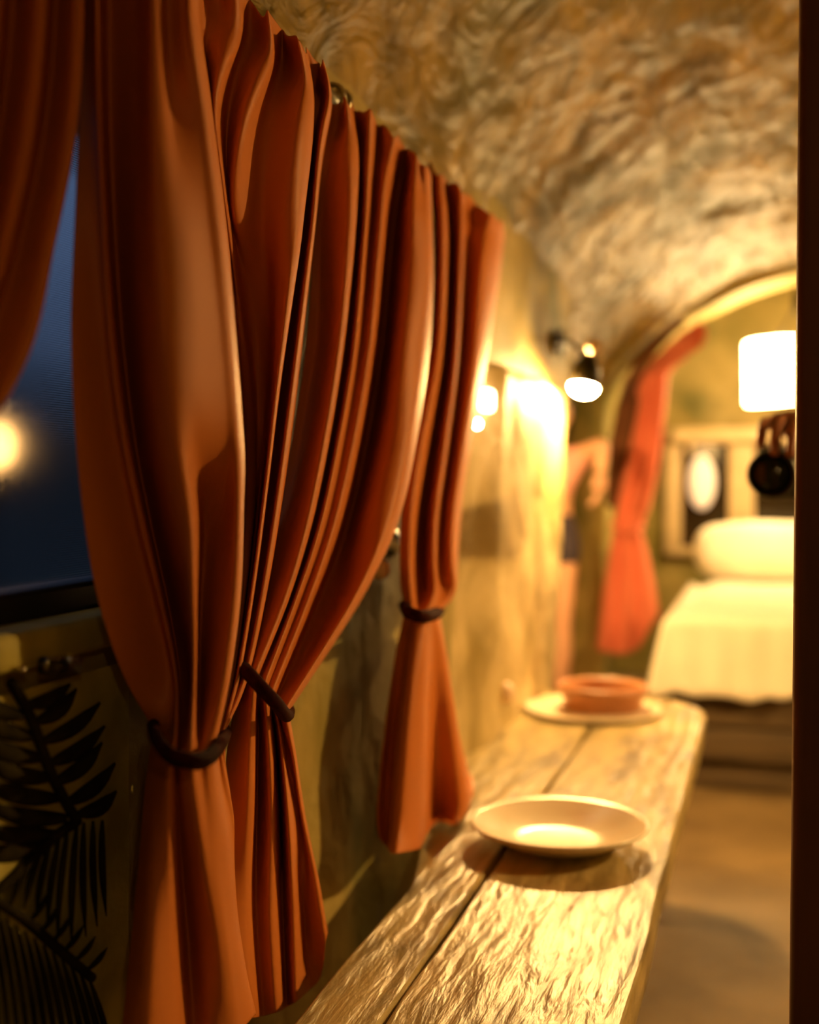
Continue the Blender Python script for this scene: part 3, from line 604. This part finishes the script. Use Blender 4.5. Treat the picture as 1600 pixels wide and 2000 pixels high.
# an assumed lamp of the same kind on the right-hand wall, unseen behind the upright
m2 = Vector((1.405, 2.25, 1.50)); wall_lamp('wall_lamp', 'assumed black-shaded fill lamp on the opposite wall, unseen behind the dark upright', m2, m2 + Vector((-0.10, -0.01, 0.0)), m2 + Vector((-0.104, -0.012, -0.052)), (-1, 0, 0), M['fill_side'])  # assumed out of view, lights the curtains from the room side
m4 = Vector((1.425, 3.55, 1.02)); wall_lamp('wall_lamp', 'added black-shaded fill lamp turned up at the vault near the arch, out of view', m4, m4 + Vector((-0.10, 0, 0.02)), m4 + Vector((-0.125, 0.03, 0.062)), (-1, 0, 0), M['fill_up'])  # added out of view to brighten the far vault
m5 = Vector((-0.985, 3.55, 1.16)); wall_lamp('wall_lamp', 'added black-shaded fill lamp in the recess, unseen behind the bright pier', m5, m5 + Vector((0.09, 0.0, 0.02)), m5 + Vector((0.13, 0.02, -0.02)), (1, 0, 0), M['fill_recess'])  # added out of sight to brighten the person beside the pier
m3 = Vector((0.75, -1.275, 1.55)); wall_lamp('wall_lamp', 'added black-shaded fill lamp on the end wall behind the viewer', m3, m3 + Vector((0, 0.12, -0.03)), m3 + Vector((0, 0.16, -0.05)), (0, 1, 0), M['fill_near'])  # added out of view as fill for upright, curtains and relief
# twin night light near the last curtain
n1_, n2_ = onX(952, 782, WX + 0.03), onX(932, 828, WX + 0.035)
nl = thing('night_light', 'small twin-bulb night light on the wall beside the farthest rust curtain', 'light', onX(945, 800, WX))
obj('base', box_bm((WX - 0.005, n2_.y - 0.01, n2_.z - 0.025), (WX + 0.012, n1_.y + 0.012, n1_.z + 0.03), 0.004), M['bone'], nl)
bq = box_bm(n1_ - Vector((0.012, 0.022, 0.020)), n1_ + Vector((0.010, 0.022, 0.020)), 0.008, 3); obj('square_bulb', bq, M['bulb_square'], nl)
obj('round_bulb', mesh(*ellipsoid(n2_, (0.008, 0.008, 0.008), 16, 10)), M['bulb_small'], nl)
obj('socket', mesh(*tube([(WX, n2_.y, n2_.z), n2_], 0.005)), M['bone'], nl)

# lamp shade over the bed
ls = onY(1512, 727, 4.95)
pl = thing('pendant_lamp', 'glowing pale drum lampshade hanging over the bed', 'lamp', ls)
vs, fs = lathe([(0.098, 0.125), (0.104, 0.12), (0.116, -0.115), (0.112, -0.12), (0.108, -0.115), (0.098, 0.115)], 40, ls, Vector((-0.07, 0, 1)).normalized())
obj('lamp_shade', mesh(vs, fs), M['shade'], pl)
obj('shade_top', mesh(*lathe([(0.0001, 0.118), (0.098, 0.118)], 40, ls, Vector((-0.07, 0, 1)).normalized())), M['shade'], pl)
gp = onY(1556, 588, 4.95)
obj('cord', mesh(*tube(spline([ls + Vector((-0.008, 0, 0.11)), gp, Vector((ls.x + 0.10, ls.y, 1.99))], 12), 0.004)), M['blackmetal'], pl)
obj('cord_grip', mesh(*ellipsoid(gp, (0.016, 0.016, 0.05), 14, 10)), M['blackmetal'], pl)
bk = onY(1557, 588, 4.9)
obj('ceiling_cup', mesh(*lathe([(0.0001, -0.05), (0.035, -0.04), (0.04, 0.03)], 24, (ls.x + 0.10, ls.y, 1.97))), M['blackmetal'], pl)

# ------------------------------------------------------------------ bed
BX0, BX1, BY0, BY1, BZ = -0.27, 1.30, onZ(1450, 1545, 0).y - 0.03, 5.60, 0.50
bed = thing('bed', 'low bed with a dark plank base beyond the plank table', 'bed', (0.5, 4.6, 0))
for k, (z0, z1) in enumerate(((0.0, 0.085), (0.092, 0.19), (0.197, 0.30))):
    obj('base_board', box_bm((BX0, BY0 + (0.03 if k == 0 else 0), z0), (BX1, BY0 + 0.05, z1), 0.006), M['bedwood'], bed)
    obj('base_board', box_bm((BX0, BY0 + 0.052, z0), (BX0 + 0.04, BY1, z1), 0.006), M['bedwood'], bed)
obj('mattress', box_bm((BX0 + 0.01, BY0 + 0.02, 0.302), (BX1 - 0.01, BY1, BZ - 0.02), 0.05, 4), M['linen'], bed)
def cover(u, v):
    # u across (x), v along (y); edges hang down
    ex = 0.215; L = (BX1 - BX0) + 2 * ex; s = u * L - ex
    W_ = (5.06 - BY0) + 0.225; q = v * W_ - 0.225
    hx = max(0, -s, s - (BX1 - BX0)); hy = max(0, -q)
    x = BX0 + min(max(s, 0), BX1 - BX0); y = BY0 + max(q, 0)
    x += (-1 if s < 0 else 1) * (0.018 + 0.22 * hx) * (1 if hx > 0 else 0) ; y -= (0.02 + 0.12 * hy) if hy > 0 else 0
    drop = max(hx, hy); wob = 0.018 * noise.noise(Vector((x * 5, y * 5, 2))) + 0.012 * noise.noise(Vector((x * 13, y * 13, 5)))
    z = BZ + 0.012 - drop + (0.25 * wob if drop == 0 else wob * 1.6 * drop / 0.2)
    if drop > 0:
        w_ = 0.012 * math.sin((x if hy > hx else y) * 34); 
        if hy >= hx: y -= abs(w_)
        else: x += -abs(w_) if s < 0 else abs(w_)
        z += 0.012
    e = min(max(s, 0), 0.08) / 0.08
    if drop == 0: z -= 0.02 * (1 - min(1, min(s, (BX1 - BX0) - s, q) / 0.09)) ** 2
    return Vector((x, y, max(z, 0.03)))
dv = obj('bed_cover', mesh(*grid(cover, 90, 80)), M['linen'])
tag(dv, 'cream bed cover with a ragged hem draped over the bed', 'bedspread')
dv.modifiers.new('s', 'SOLIDIFY').thickness = 0.006
def pillow(c, sx, sy, sz, rot):
    def f(u, v):
        a, b = u * 2 * math.pi, (v - 0.5) * math.pi
        sg = lambda t, e: math.copysign(abs(t) ** e, t)
        p = Vector((sx * sg(math.cos(a), 0.35) * sg(math.cos(b), 0.5), sy * sg(math.sin(a), 0.55) * sg(math.cos(b), 0.9), sz * sg(math.sin(b), 0.5)))
        p += p.normalized() * (0.012 * noise.noise(p * 9))
        return Vector(c) + rot @ p
    return grid(f, 48, 32, True)
pp = obj('pillow', mesh(*pillow((0.08, 5.16, 0.635), 0.37, 0.09, 0.125, Matrix.Rotation(R(-14), 3, 'X'))), M['linen']); tag(pp, 'long cream bolster pillow standing at the head of the bed', 'pillow')

# ------------------------------------------------------------------ coral curtain on the arch and its unlit back coloured dark brown
planeY = lambda x, y, d: onY(x, y, 4.555 - d)
E = [
 ([(1256,728,.02),(1246,800,.02),(1225,900,.02),(1205,990,.02),(1200,1030,.02)], [(1188,1090,.02),(1175,1180,.02),(1166,1268,.02)]),
 ([(1264,728,.06),(1256,800,.06),(1236,900,.06),(1214,990,.06),(1206,1030,.06)], [(1200,1090,.06),(1190,1180,.06),(1184,1274,.06)]),
 ([(1272,726,.03),(1266,800,.03),(1248,900,.03),(1226,990,.03),(1214,1030,.04)], [(1212,1090,.03),(1206,1180,.03),(1202,1276,.03)]),
 ([(1283,724,.07),(1278,800,.07),(1264,900,.07),(1242,990,.07),(1224,1030,.07)], [(1228,1090,.07),(1226,1180,.07),(1224,1276,.07)]),
 ([(1293,720,.04),(1287,800,.04),(1275,900,.04),(1254,990,.04),(1234,1030,.05)], [(1242,1090,.03),(1246,1170,.03),(1244,1268,.03)]),
 ([(1302,716,.06),(1295,800,.06),(1283,900,.06),(1264,990,.06),(1244,1030,.06)], [(1258,1090,.06),(1270,1160,.06),(1276,1215,.06)]),
 ([(1308,712,.02),(1300,800,.02),(1288,900,.02),(1270,990,.02),(1252,1030,.02)], [(1268,1090,.02),(1280,1150,.02),(1288,1205,.02)]),
]
tieE = [([(1196,1024,.02),(1206,1034,.09),(1226,1040,.10),(1248,1034,.08),(1256,1024,.02),(1226,1018,-.0)], 0.009)]
ec = make_curtain('coral pink curtain tied back at the left of the arch before the bed', E, planeY, tieE, M['coral'], onY(1230, 1030, 4.56), None, rip_n=5)
bpy.data.objects.remove([o for o in ec.children if o.name.startswith('tie_cord')][0])
ps = spline([planeY(*p) for p in tieE[0][0]] + [planeY(*tieE[0][0][0])], 30)[:-1]
obj('tie_band', mesh(*tube(ps, 0.008, 10, True)), M['coral'], ec)
def swag(u, v):
    ctr = spline([(1250,742,0),(1270,705,0),(1305,668,0),(1352,632,0)], 20)
    i = min(int(u * 20), 19); t = u * 20 - i; c = ctr[i].lerp(ctr[i + 1], t)
    a = v * 2 * math.pi
    return onY(c.x + 12 + math.cos(a) * 17, c.y + 22 + math.sin(a) * 24 + 2 * math.sin(u * 30), 4.545 - 0.03 * math.sin(a) - 0.02 * math.cos(2 * a + u * 5))
vs, fs = grid(swag, 28, 14)
obj('valance', mesh(vs, fs), M['coral'], ec)
def roll(u):
    c = spline([(1222,770,0),(1245,722,0),(1282,672,0),(1338,628,0)], 20)[int(u * 20)]
    return onY(c.x, c.y, 4.55)
dd = thing('shaded_drape', 'unlit back of the coral curtain with its shade coloured dark brown, rolled along the arch', 'drape', onY(1225, 800, 4.58))
obj('roll', mesh(*tube([roll(i / 20) for i in range(21)], [0.012 + 0.014 * math.sin(math.pi * min(1, i / 18)) for i in range(21)], 12)), M['coralshade'], dd)
F = [
 ([(1222,735,.0),(1204,800,.0),(1192,860,.0),(1190,900,.0)], [(1186,940,.0),(1184,985,.0)]),
 ([(1232,730,.03),(1216,800,.03),(1202,860,.03),(1199,900,.03)], [(1196,940,.03),(1194,990,.03)]),
 ([(1242,728,.01),(1230,800,.01),(1216,860,.01),(1210,900,.01)], [(1206,940,.01),(1204,990,.01)]),
 ([(1252,724,.035),(1244,800,.035),(1232,860,.035),(1224,900,.035)], [(1218,940,.03),(1212,985,.03)]),
 ([(1262,720,.0),(1258,800,.0),(1248,860,.0),(1238,900,.0)], [(1230,940,.0),(1220,980,.0)]),
]
f = obj('hanging_cloth', curtain_fabric(F, lambda x, y, d: onY(x, y, 4.595 - 0.7 * d), 20, 10, 5, 0.003, 4, 0.0), M['coralshade'], dd)
f.modifiers.new('t', 'SOLIDIFY').thickness = 0.002

# ------------------------------------------------------------------ back wall: shelf, cream-framed window, lantern
BY = 5.74
sh0, sh1 = onY(1315, 832, BY), onY(1640, 858, BY)
shelf = thing('wall_shelf', 'cream wooden shelf board high on the alcove wall', 'shelf', (sh0.x, BY, sh1.z))
obj('board', box_bm((sh0.x, BY - 0.10, sh1.z - 0.01), (sh1.x, BY + 0.01, sh0.z - 0.015), 0.008), M['creamwood'], shelf)
obj('bracket', box_bm((sh0.x + 0.07, BY - 0.07, sh1.z - 0.06), (sh0.x + 0.09, BY + 0.01, sh1.z - 0.008), 0.004), M['creamwood'], shelf)
w2 = bpy.data.objects.new('window_2', None); COL.objects.link(w2); q0, q1 = onY(1318, 872, BY), onY(1640, 1030, BY); w2.location = (q0.x, BY, q1.z)
struct(w2, 'cream framed dark window in the alcove wall behind the bed')
def wpx(x): return onY(x, 950, BY).x
zt, zb = onY(1370, 868, BY).z, 0.62
for nm, x0, x1, z0, z1 in (('frame_bar', 1300, 1332, zb, zt), ('mullion', 1424, 1474, zb, zt), ('frame_bar', 1600, 1640, zb, zt), ('frame_bar', 1300, 1640, zt, zt + 0.045), ('frame_bar', 1300, 1640, zb - 0.04, zb)):
    obj(nm, box_bm((wpx(x0), BY - 0.045, z0), (wpx(x1), BY + 0.005, z1), 0.006), M['creamwood'], w2)
for x0, x1 in ((1330, 1426), (1472, 1602)):
    obj('pane', box_bm((wpx(x0), BY - 0.012, zb), (wpx(x1), BY - 0.004, zt)), M['darkglass'], w2, False)
lc = onY(1371, 942, BY - 0.09)
ln = thing('paper_lantern', 'glowing oval paper lantern hanging before the left dark pane', 'lantern', lc)
obj('lantern_body', mesh(*ellipsoid(lc, (0.062, 0.05, 0.125), 28, 18)), M['lantern'], ln)
obj('cord', mesh(*tube([lc + Vector((0, 0, 0.12)), Vector((lc.x, lc.y + 0.02, sh1.z - 0.006))], 0.003)), M['blackmetal'], ln)
hg = onY(1415, 900, BY - 0.05)
tag(obj('window_catch', mesh(*ellipsoid((hg.x, BY - 0.04, hg.z), (0.016, 0.016, 0.03), 14, 10)), M['blackmetal']), 'small dark catch on the cream frame beside the oval lantern', 'catch')

# ------------------------------------------------------------------ people
def skin_mesh(chains):
    """each chain set: dict joint -> (pos, radius), edges, root; merged into one mesh"""
    parts = []
    for joints, edges, root in chains:
        names = list(joints); me = bpy.data.meshes.new('tmp'); me.from_pydata([tuple(joints[k][0]) for k in names], [(names.index(a), names.index(b)) for a, b in edges], [])
        o = bpy.data.objects.new('tmp', me); COL.objects.link(o)
        md = o.modifiers.new('k', 'SKIN'); sv = me.skin_vertices[0].data
        for i, k in enumerate(names):
            r = joints[k][1]; sv[i].radius = (r, r) if not isinstance(r, tuple) else r; sv[i].use_root = (k == root)
        sb = o.modifiers.new('s', 'SUBSURF'); sb.levels = 2; sb.render_levels = 2
        dg = bpy.context.evaluated_depsgraph_get(); ev = o.evaluated_get(dg); em = ev.to_mesh()
        parts.append(([v.co.copy() for v in em.vertices], [tuple(p.vertices) for p in em.polygons])); ev.to_mesh_clear()
        bpy.data.objects.remove(o); bpy.data.meshes.remove(me)
    return merge(*parts)
def head_mesh(c, s, face):
    """a head of height s (chin to crown) looking along face"""
    face = Vector(face).normalized(); upv = Vector((0, 0, 1)); side = face.cross(upv).normalized(); upv = side.cross(face)
    def f(u, v):
        a, b = u * 2 * math.pi, (v - 0.5) * math.pi
        x, y, z = math.cos(b) * math.sin(a), math.cos(b) * math.cos(a), math.sin(b)     # y is forward
        wd = 0.37 * (1 - 0.22 * max(0, -z)); dp = 0.43 * (1 - 0.10 * max(0, -z) * (1 if y < 0 else 0.2))
        fx, fy, fz = x * wd, y * dp, z * 0.5
        if y > 0:
            fy += 0.10 * math.exp(-((x / 0.10) ** 2) - ((z + 0.18) / 0.14) ** 2)                       # nose
            fy -= 0.035 * (math.exp(-(((abs(x) - 0.33) / 0.14) ** 2) - ((z - 0.02) / 0.10) ** 2))        # eye sockets
            fy += 0.03 * math.exp(-((x / 0.22) ** 2) - ((z + 0.50) / 0.10) ** 2)                         # lips
            fy += 0.04 * math.exp(-((x / 0.22) ** 2) - ((z + 0.85) / 0.14) ** 2)                         # chin
        return Vector(c) + (side * fx + face * fy + upv * fz) * s
    h = grid(f, 36, 28, True)
    ears = [ellipsoid(Vector(c) + side * sg * 0.37 * s - upv * 0.04 * s - face * 0.03 * s, (0.05 * s, 0.06 * s, 0.12 * s), 12, 8) for sg in (-1, 1)]
    return merge(h, *ears)
def face_parts(c, s, face, parent):
    face = Vector(face).normalized(); side = face.cross(Vector((0, 0, 1))).normalized(); up_ = side.cross(face); c = Vector(c)
    for sg in (-1, 1):
        e = obj('eye', mesh(*ellipsoid(c + side * sg * 0.135 * s + face * 0.36 * s + up_ * 0.01 * s, (0.055 * s,) * 3, 12, 8)), M['eye'], parent)
        obj('iris', mesh(*ellipsoid(c + side * sg * 0.135 * s + face * 0.405 * s + up_ * 0.01 * s, (0.022 * s,) * 3, 10, 6)), M['hair'], e)
    obj('mouth', mesh(*ellipsoid(c + face * 0.41 * s - up_ * 0.25 * s, (0.09 * s, 0.035 * s, 0.03 * s), 14, 8, Matrix((side, face, up_)).transposed())), M['lip'], parent)
def hair_mesh(c, s, face, length=0.0):
    face = Vector(face).normalized(); side = face.cross(Vector((0, 0, 1))).normalized(); up_ = side.cross(face)
    def f(u, v):
        a = u * 2 * math.pi; front = math.cos(a)                    # 1 = forward
        lo = 0.28 if front > 0.45 else (-0.20 if front > -0.1 else -0.55)
        z = 1.0 - (1.0 - lo) * v; z = max(-1, min(1, z)); r = math.sqrt(max(0, 1 - z * z * 0.98))
        p = Vector((math.sin(a) * r * 0.41, math.cos(a) * r * 0.47 - 0.01, z * 0.545 + 0.005))
        if length and v > 0.9 and front < 0.2: p.z -= length
        p *= 1 + 0.02 * noise.noise(Vector((a * 5, z * 3, 1)))
        return Vector(c) + (side * p.x + face * p.y + up_ * p.z) * s
    return grid(f, 40, 14, True)
def hand_chains(wrist, direction, palm_n, thumb_side, size, curl, side_sign=1):
    """palm and five bent fingers; direction = towards the fingertips, palm_n = out of the palm, thumb_side = towards the thumb"""
    d, n, t = Vector(direction).normalized(), Vector(palm_n).normalized(), Vector(thumb_side).normalized(); s = size; w_ = Vector(wrist); ch = []
    ch.append(({'w': (w_, (0.030 * s / 0.18, 0.024 * s / 0.18)), 'p1': (w_ + d * 0.22 * s, (0.040 * s / 0.18, 0.020 * s / 0.18)), 'p2': (w_ + d * 0.46 * s, (0.040 * s / 0.18, 0.017 * s / 0.18))}, [('w', 'p1'), ('p1', 'p2')], 'w'))
    for off, ln_, r in ((0.17, 0.40, 0.052), (0.055, 0.45, 0.054), (-0.06, 0.42, 0.052), (-0.165, 0.33, 0.046)):
        b = w_ + d * 0.44 * s + t * off * s; p = b; j = {'a': (w_ + d * 0.36 * s + t * off * 0.9 * s, r * s)}; e = []; dirv = d.copy(); prev = 'a'
        for k, (seg, name) in enumerate(((0.12, 'b'), (0.45 * ln_, 'c'), (0.32 * ln_, 'd'), (0.23 * ln_, 'e'))):
            if k: 
                ang = curl * (0.9 if k == 1 else 1.1); q = Matrix.Rotation(ang, 3, d.cross(n)); dirv = (q @ dirv).normalized()
            p = p + dirv * seg * s if k else b + d * 0.06 * s
            j[name] = (p, r * s * (1 - 0.09 * k)); e.append((prev, name)); prev = name
        ch.append((j, e, 'a'))
    tb = w_ + d * 0.14 * s + t * 0.15 * s; td = (d * 0.55 + t * 0.75 + n * 0.3).normalized(); t2 = (d * 0.9 + t * 0.2 + n * 0.4 * curl).normalized()
    ch.append(({'a': (w_ + d * 0.10 * s + t * 0.06 * s, 0.066 * s), 'b': (tb + td * 0.12 * s, 0.062 * s), 'c': (tb + td * 0.27 * s, 0.056 * s), 'd': (tb + td * 0.27 * s + t2 * 0.17 * s, 0.046 * s)}, [('a', 'b'), ('b', 'c'), ('c', 'd')], 'a'))
    return ch

# person half hidden behind the bright pier: pink top, dark shorts, bare legs
PY = 4.36
def q(x, y, dy=0.0): return onY(x, y, PY + dy)
cx = 1070
hip = q(cx, 1015); H0 = hip.x
def at(dx, z, dy=0.0): return Vector((H0 + dx, PY + dy, z))
J = {'pelvis': (at(0, 0.74), (0.095, 0.07)), 'waist': (at(0, 0.86), (0.08, 0.06)), 'chest': (at(0.0, 0.97), (0.10, 0.07)), 'neck0': (at(0, 1.045), 0.04), 'neck': (at(0.005, 1.09), 0.034),
     'shl': (at(-0.115, 1.02), 0.036), 'shr': (at(0.105, 1.02), 0.036),
     'hl': (at(-0.06, 0.69), 0.07), 'hr': (at(0.055, 0.69), 0.07), 'kl': (at(-0.07, 0.40), 0.037), 'kr': (at(0.055, 0.41, -0.01), 0.038),
     'cl': (at(-0.072, 0.29, 0.022), 0.043), 'crr': (at(0.05, 0.30, 0.018), 0.044), 'al': (at(-0.07, 0.06, 0.02), 0.023), 'ar': (at(0.05, 0.06, 0.02), 0.024),
     'fl': (at(-0.08, 0.024, -0.09), 0.022), 'fr': (at(0.055, 0.024, -0.09), 0.022)}
eb = q(1178, 868, -0.10); wr = q(1172, 925, -0.14)
J['er'] = (eb, 0.03); J['wr'] = (wr, 0.021)
J['el'] = (at(-0.17, 0.84, 0.02), 0.028); J['wl'] = (at(-0.16, 0.69, -0.03), 0.02)
Eg = [('pelvis', 'waist'), ('waist', 'chest'), ('chest', 'neck0'), ('neck0', 'neck'), ('chest', 'shl'), ('chest', 'shr'), ('shl', 'el'), ('el', 'wl'), ('shr', 'er'), ('er', 'wr'),
      ('pelvis', 'hl'), ('pelvis', 'hr'), ('hl', 'kl'), ('hr', 'kr'), ('kl', 'cl'), ('kr', 'crr'), ('cl', 'al'), ('crr', 'ar'), ('al', 'fl'), ('ar', 'fr')]
per = thing('person', 'person in a pink top and dark shorts half hidden behind the bright pier', 'person', (H0, PY, 0))
hc = at(0.012, 1.18); fdir = (0.55, -1, -0.05)
body = merge(skin_mesh([(J, Eg, 'pelvis')]), head_mesh(hc, 0.19, fdir), skin_mesh(hand_chains(wr, (q(1170, 965, -0.15) - wr), (-1, 0, 0), (0, -1, 0.1), 0.135, 0.35)),
             skin_mesh(hand_chains(J['wl'][0], (0, -0.2, -1), (1, 0, 0), (0, -1, 0.1), 0.135, 0.35)))
obj('body', mesh(*body), M['skin'], per)
obj('hair', mesh(*hair_mesh(hc, 0.19, fdir, 0.35)), M['hair'], per)
face_parts(hc, 0.19, fdir, per)
T = {'hem': (at(0, 0.865), (0.098, 0.078)), 'waist': (at(0, 0.90), (0.098, 0.075)), 'chest': (at(0, 0.97), (0.112, 0.082)), 'neck0': (at(0, 1.04), (0.06, 0.05)), 'shl': (at(-0.118, 1.015), 0.046), 'shr': (at(0.11, 1.015), 0.046),
     'el': (at(-0.145, 0.93, 0.01), 0.040), 'er': ((J['shr'][0].lerp(eb, 0.45)), 0.042)}
obj('top', mesh(*skin_mesh([(T, [('hem', 'waist'), ('waist', 'chest'), ('chest', 'neck0'), ('chest', 'shl'), ('chest', 'shr'), ('shl', 'el'), ('shr', 'er')], 'hem')])), M['pink'], per)
P_ = {'waist': (at(0, 0.86), (0.092, 0.072)), 'pelvis': (at(0, 0.76), (0.108, 0.084)), 'hl': (at(-0.06, 0.70), 0.082), 'hr': (at(0.056, 0.70), 0.082), 'kl': (at(-0.066, 0.60), 0.076), 'kr': (at(0.058, 0.60), 0.076)}
obj('shorts', mesh(*skin_mesh([(P_, [('waist', 'pelvis'), ('pelvis', 'hl'), ('pelvis', 'hr'), ('hl', 'kl'), ('hr', 'kr')], 'waist')])), M['navy'], per)

# photographer behind the dark upright: only a hand with the camera reaches into view
QX, QY = 0.52, 2.50
def at2(dx, z, dy=0.0): return Vector((QX + dx, QY + dy, z))
lensc = onY(1513, 925, 1.96)
wrist = lensc + Vector((0.036, 0.125, 0.080))
K = {'pelvis': (at2(0, 0.88), (0.15, 0.11)), 'waist': (at2(0, 1.03), (0.13, 0.095)), 'chest': (at2(0, 1.22), (0.155, 0.11)), 'neck0': (at2(0, 1.36), 0.06), 'neck': (at2(0, 1.42), 0.052),
     'shl': (at2(-0.17, 1.32), 0.055), 'shr': (at2(0.17, 1.32), 0.055), 'hl': (at2(-0.09, 0.80), 0.095), 'hr': (at2(0.09, 0.80), 0.095), 'kl': (at2(-0.09, 0.45, -0.01), 0.058), 'kr': (at2(0.09, 0.45, -0.01), 0.058),
     'cl': (at2(-0.09, 0.33, 0.02), 0.056), 'crr': (at2(0.09, 0.33, 0.02), 0.056), 'al': (at2(-0.09, 0.08, 0.02), 0.036), 'ar': (at2(0.09, 0.08, 0.02), 0.036), 'fl': (at2(-0.10, 0.03, -0.13), 0.03), 'fr': (at2(0.10, 0.03, -0.13), 0.03),
     'el': (at2(-0.24, 1.10, -0.16), 0.042), 'wl': (wrist, 0.030), 'er': (at2(0.24, 1.07, 0.0), 0.042), 'wr': (at2(0.22, 0.86, -0.10), 0.03)}
Kg = [(a, b) for a, b in Eg]
ph = thing('person', 'person in grey behind the dark upright reaching out a hand with a camera', 'person', (QX, QY, 0))
hd = Vector((-0.14, -1, 0.02))
hc2 = at2(0, 1.545)
body = merge(skin_mesh([(K, Kg, 'pelvis')]), head_mesh(hc2, 0.225, (-0.3, -1, -0.1)), skin_mesh(hand_chains(wrist, hd, (0, 0, -1), (1, 0.1, 0), 0.215, 0.42)),
             skin_mesh(hand_chains(K['wr'][0], (0, -0.2, -1), (-1, 0, 0), (0, -1, 0), 0.18, 0.35)))
obj('body', mesh(*body), M['skin2'], ph)
obj('hair', mesh(*hair_mesh(hc2, 0.225, (-0.3, -1, -0.1))), M['hair'], ph)
face_parts(hc2, 0.225, (-0.3, -1, -0.1), ph)
T = {'hem': (at2(0, 0.86), (0.165, 0.125)), 'waist': (at2(0, 1.03), (0.15, 0.112)), 'chest': (at2(0, 1.22), (0.172, 0.122)), 'neck0': (at2(0, 1.345), (0.085, 0.075)), 'shl': (at2(-0.175, 1.315), 0.068), 'shr': (at2(0.175, 1.315), 0.068),
     'el': (at2(-0.20, 1.215, -0.07), 0.06), 'er': (at2(0.22, 1.15, 0), 0.06)}
obj('shirt', mesh(*skin_mesh([(T, [('hem', 'waist'), ('waist', 'chest'), ('chest', 'neck0'), ('chest', 'shl'), ('chest', 'shr'), ('shl', 'el'), ('shr', 'er')], 'hem')])), M['grey'], ph)
P_ = {'waist': (at2(0, 0.96), (0.145, 0.105)), 'pelvis': (at2(0, 0.86), (0.160, 0.122)), 'hl': (at2(-0.09, 0.78), 0.108), 'hr': (at2(0.09, 0.78), 0.108), 'kl': (at2(-0.09, 0.45), 0.075), 'kr': (at2(0.09, 0.45), 0.075), 'al': (at2(-0.09, 0.11, 0.02), 0.06), 'ar': (at2(0.09, 0.11, 0.02), 0.06)}
obj('trousers', mesh(*skin_mesh([(P_, [('waist', 'pelvis'), ('pelvis', 'hl'), ('pelvis', 'hr'), ('hl', 'kl'), ('hr', 'kr'), ('kl', 'al'), ('kr', 'ar')], 'waist')])), M['navy'], ph)
cm = thing('camera_body', 'black camera with a round lens held out beside the dark upright', 'camera', lensc)
ax = Vector((-0.10, -1, -0.02)).normalized()
obj('lens_barrel', mesh(*lathe([(0.0001, -0.02), (0.036, -0.02), (0.037, 0.02), (0.037, 0.045), (0.034, 0.046), (0.031, 0.040), (0.031, 0.03)], 40, lensc, ax)), M['blackplastic'], cm)
obj('lens_glass', mesh(*ellipsoid(lensc + ax * 0.026, (0.032, 0.014, 0.032), 32, 16)), M['lens'], cm)
obj('housing', box_bm(lensc + Vector((-0.022, 0.02, -0.040)), lensc + Vector((0.11, 0.065, 0.040)), 0.010, 3), M['blackplastic'], cm)
obj('grip_ring', mesh(*lathe([(0.0365, 0.0), (0.0385, 0.002), (0.0385, 0.022), (0.0365, 0.024)], 40, lensc, ax)), M['blackplastic'], cm)
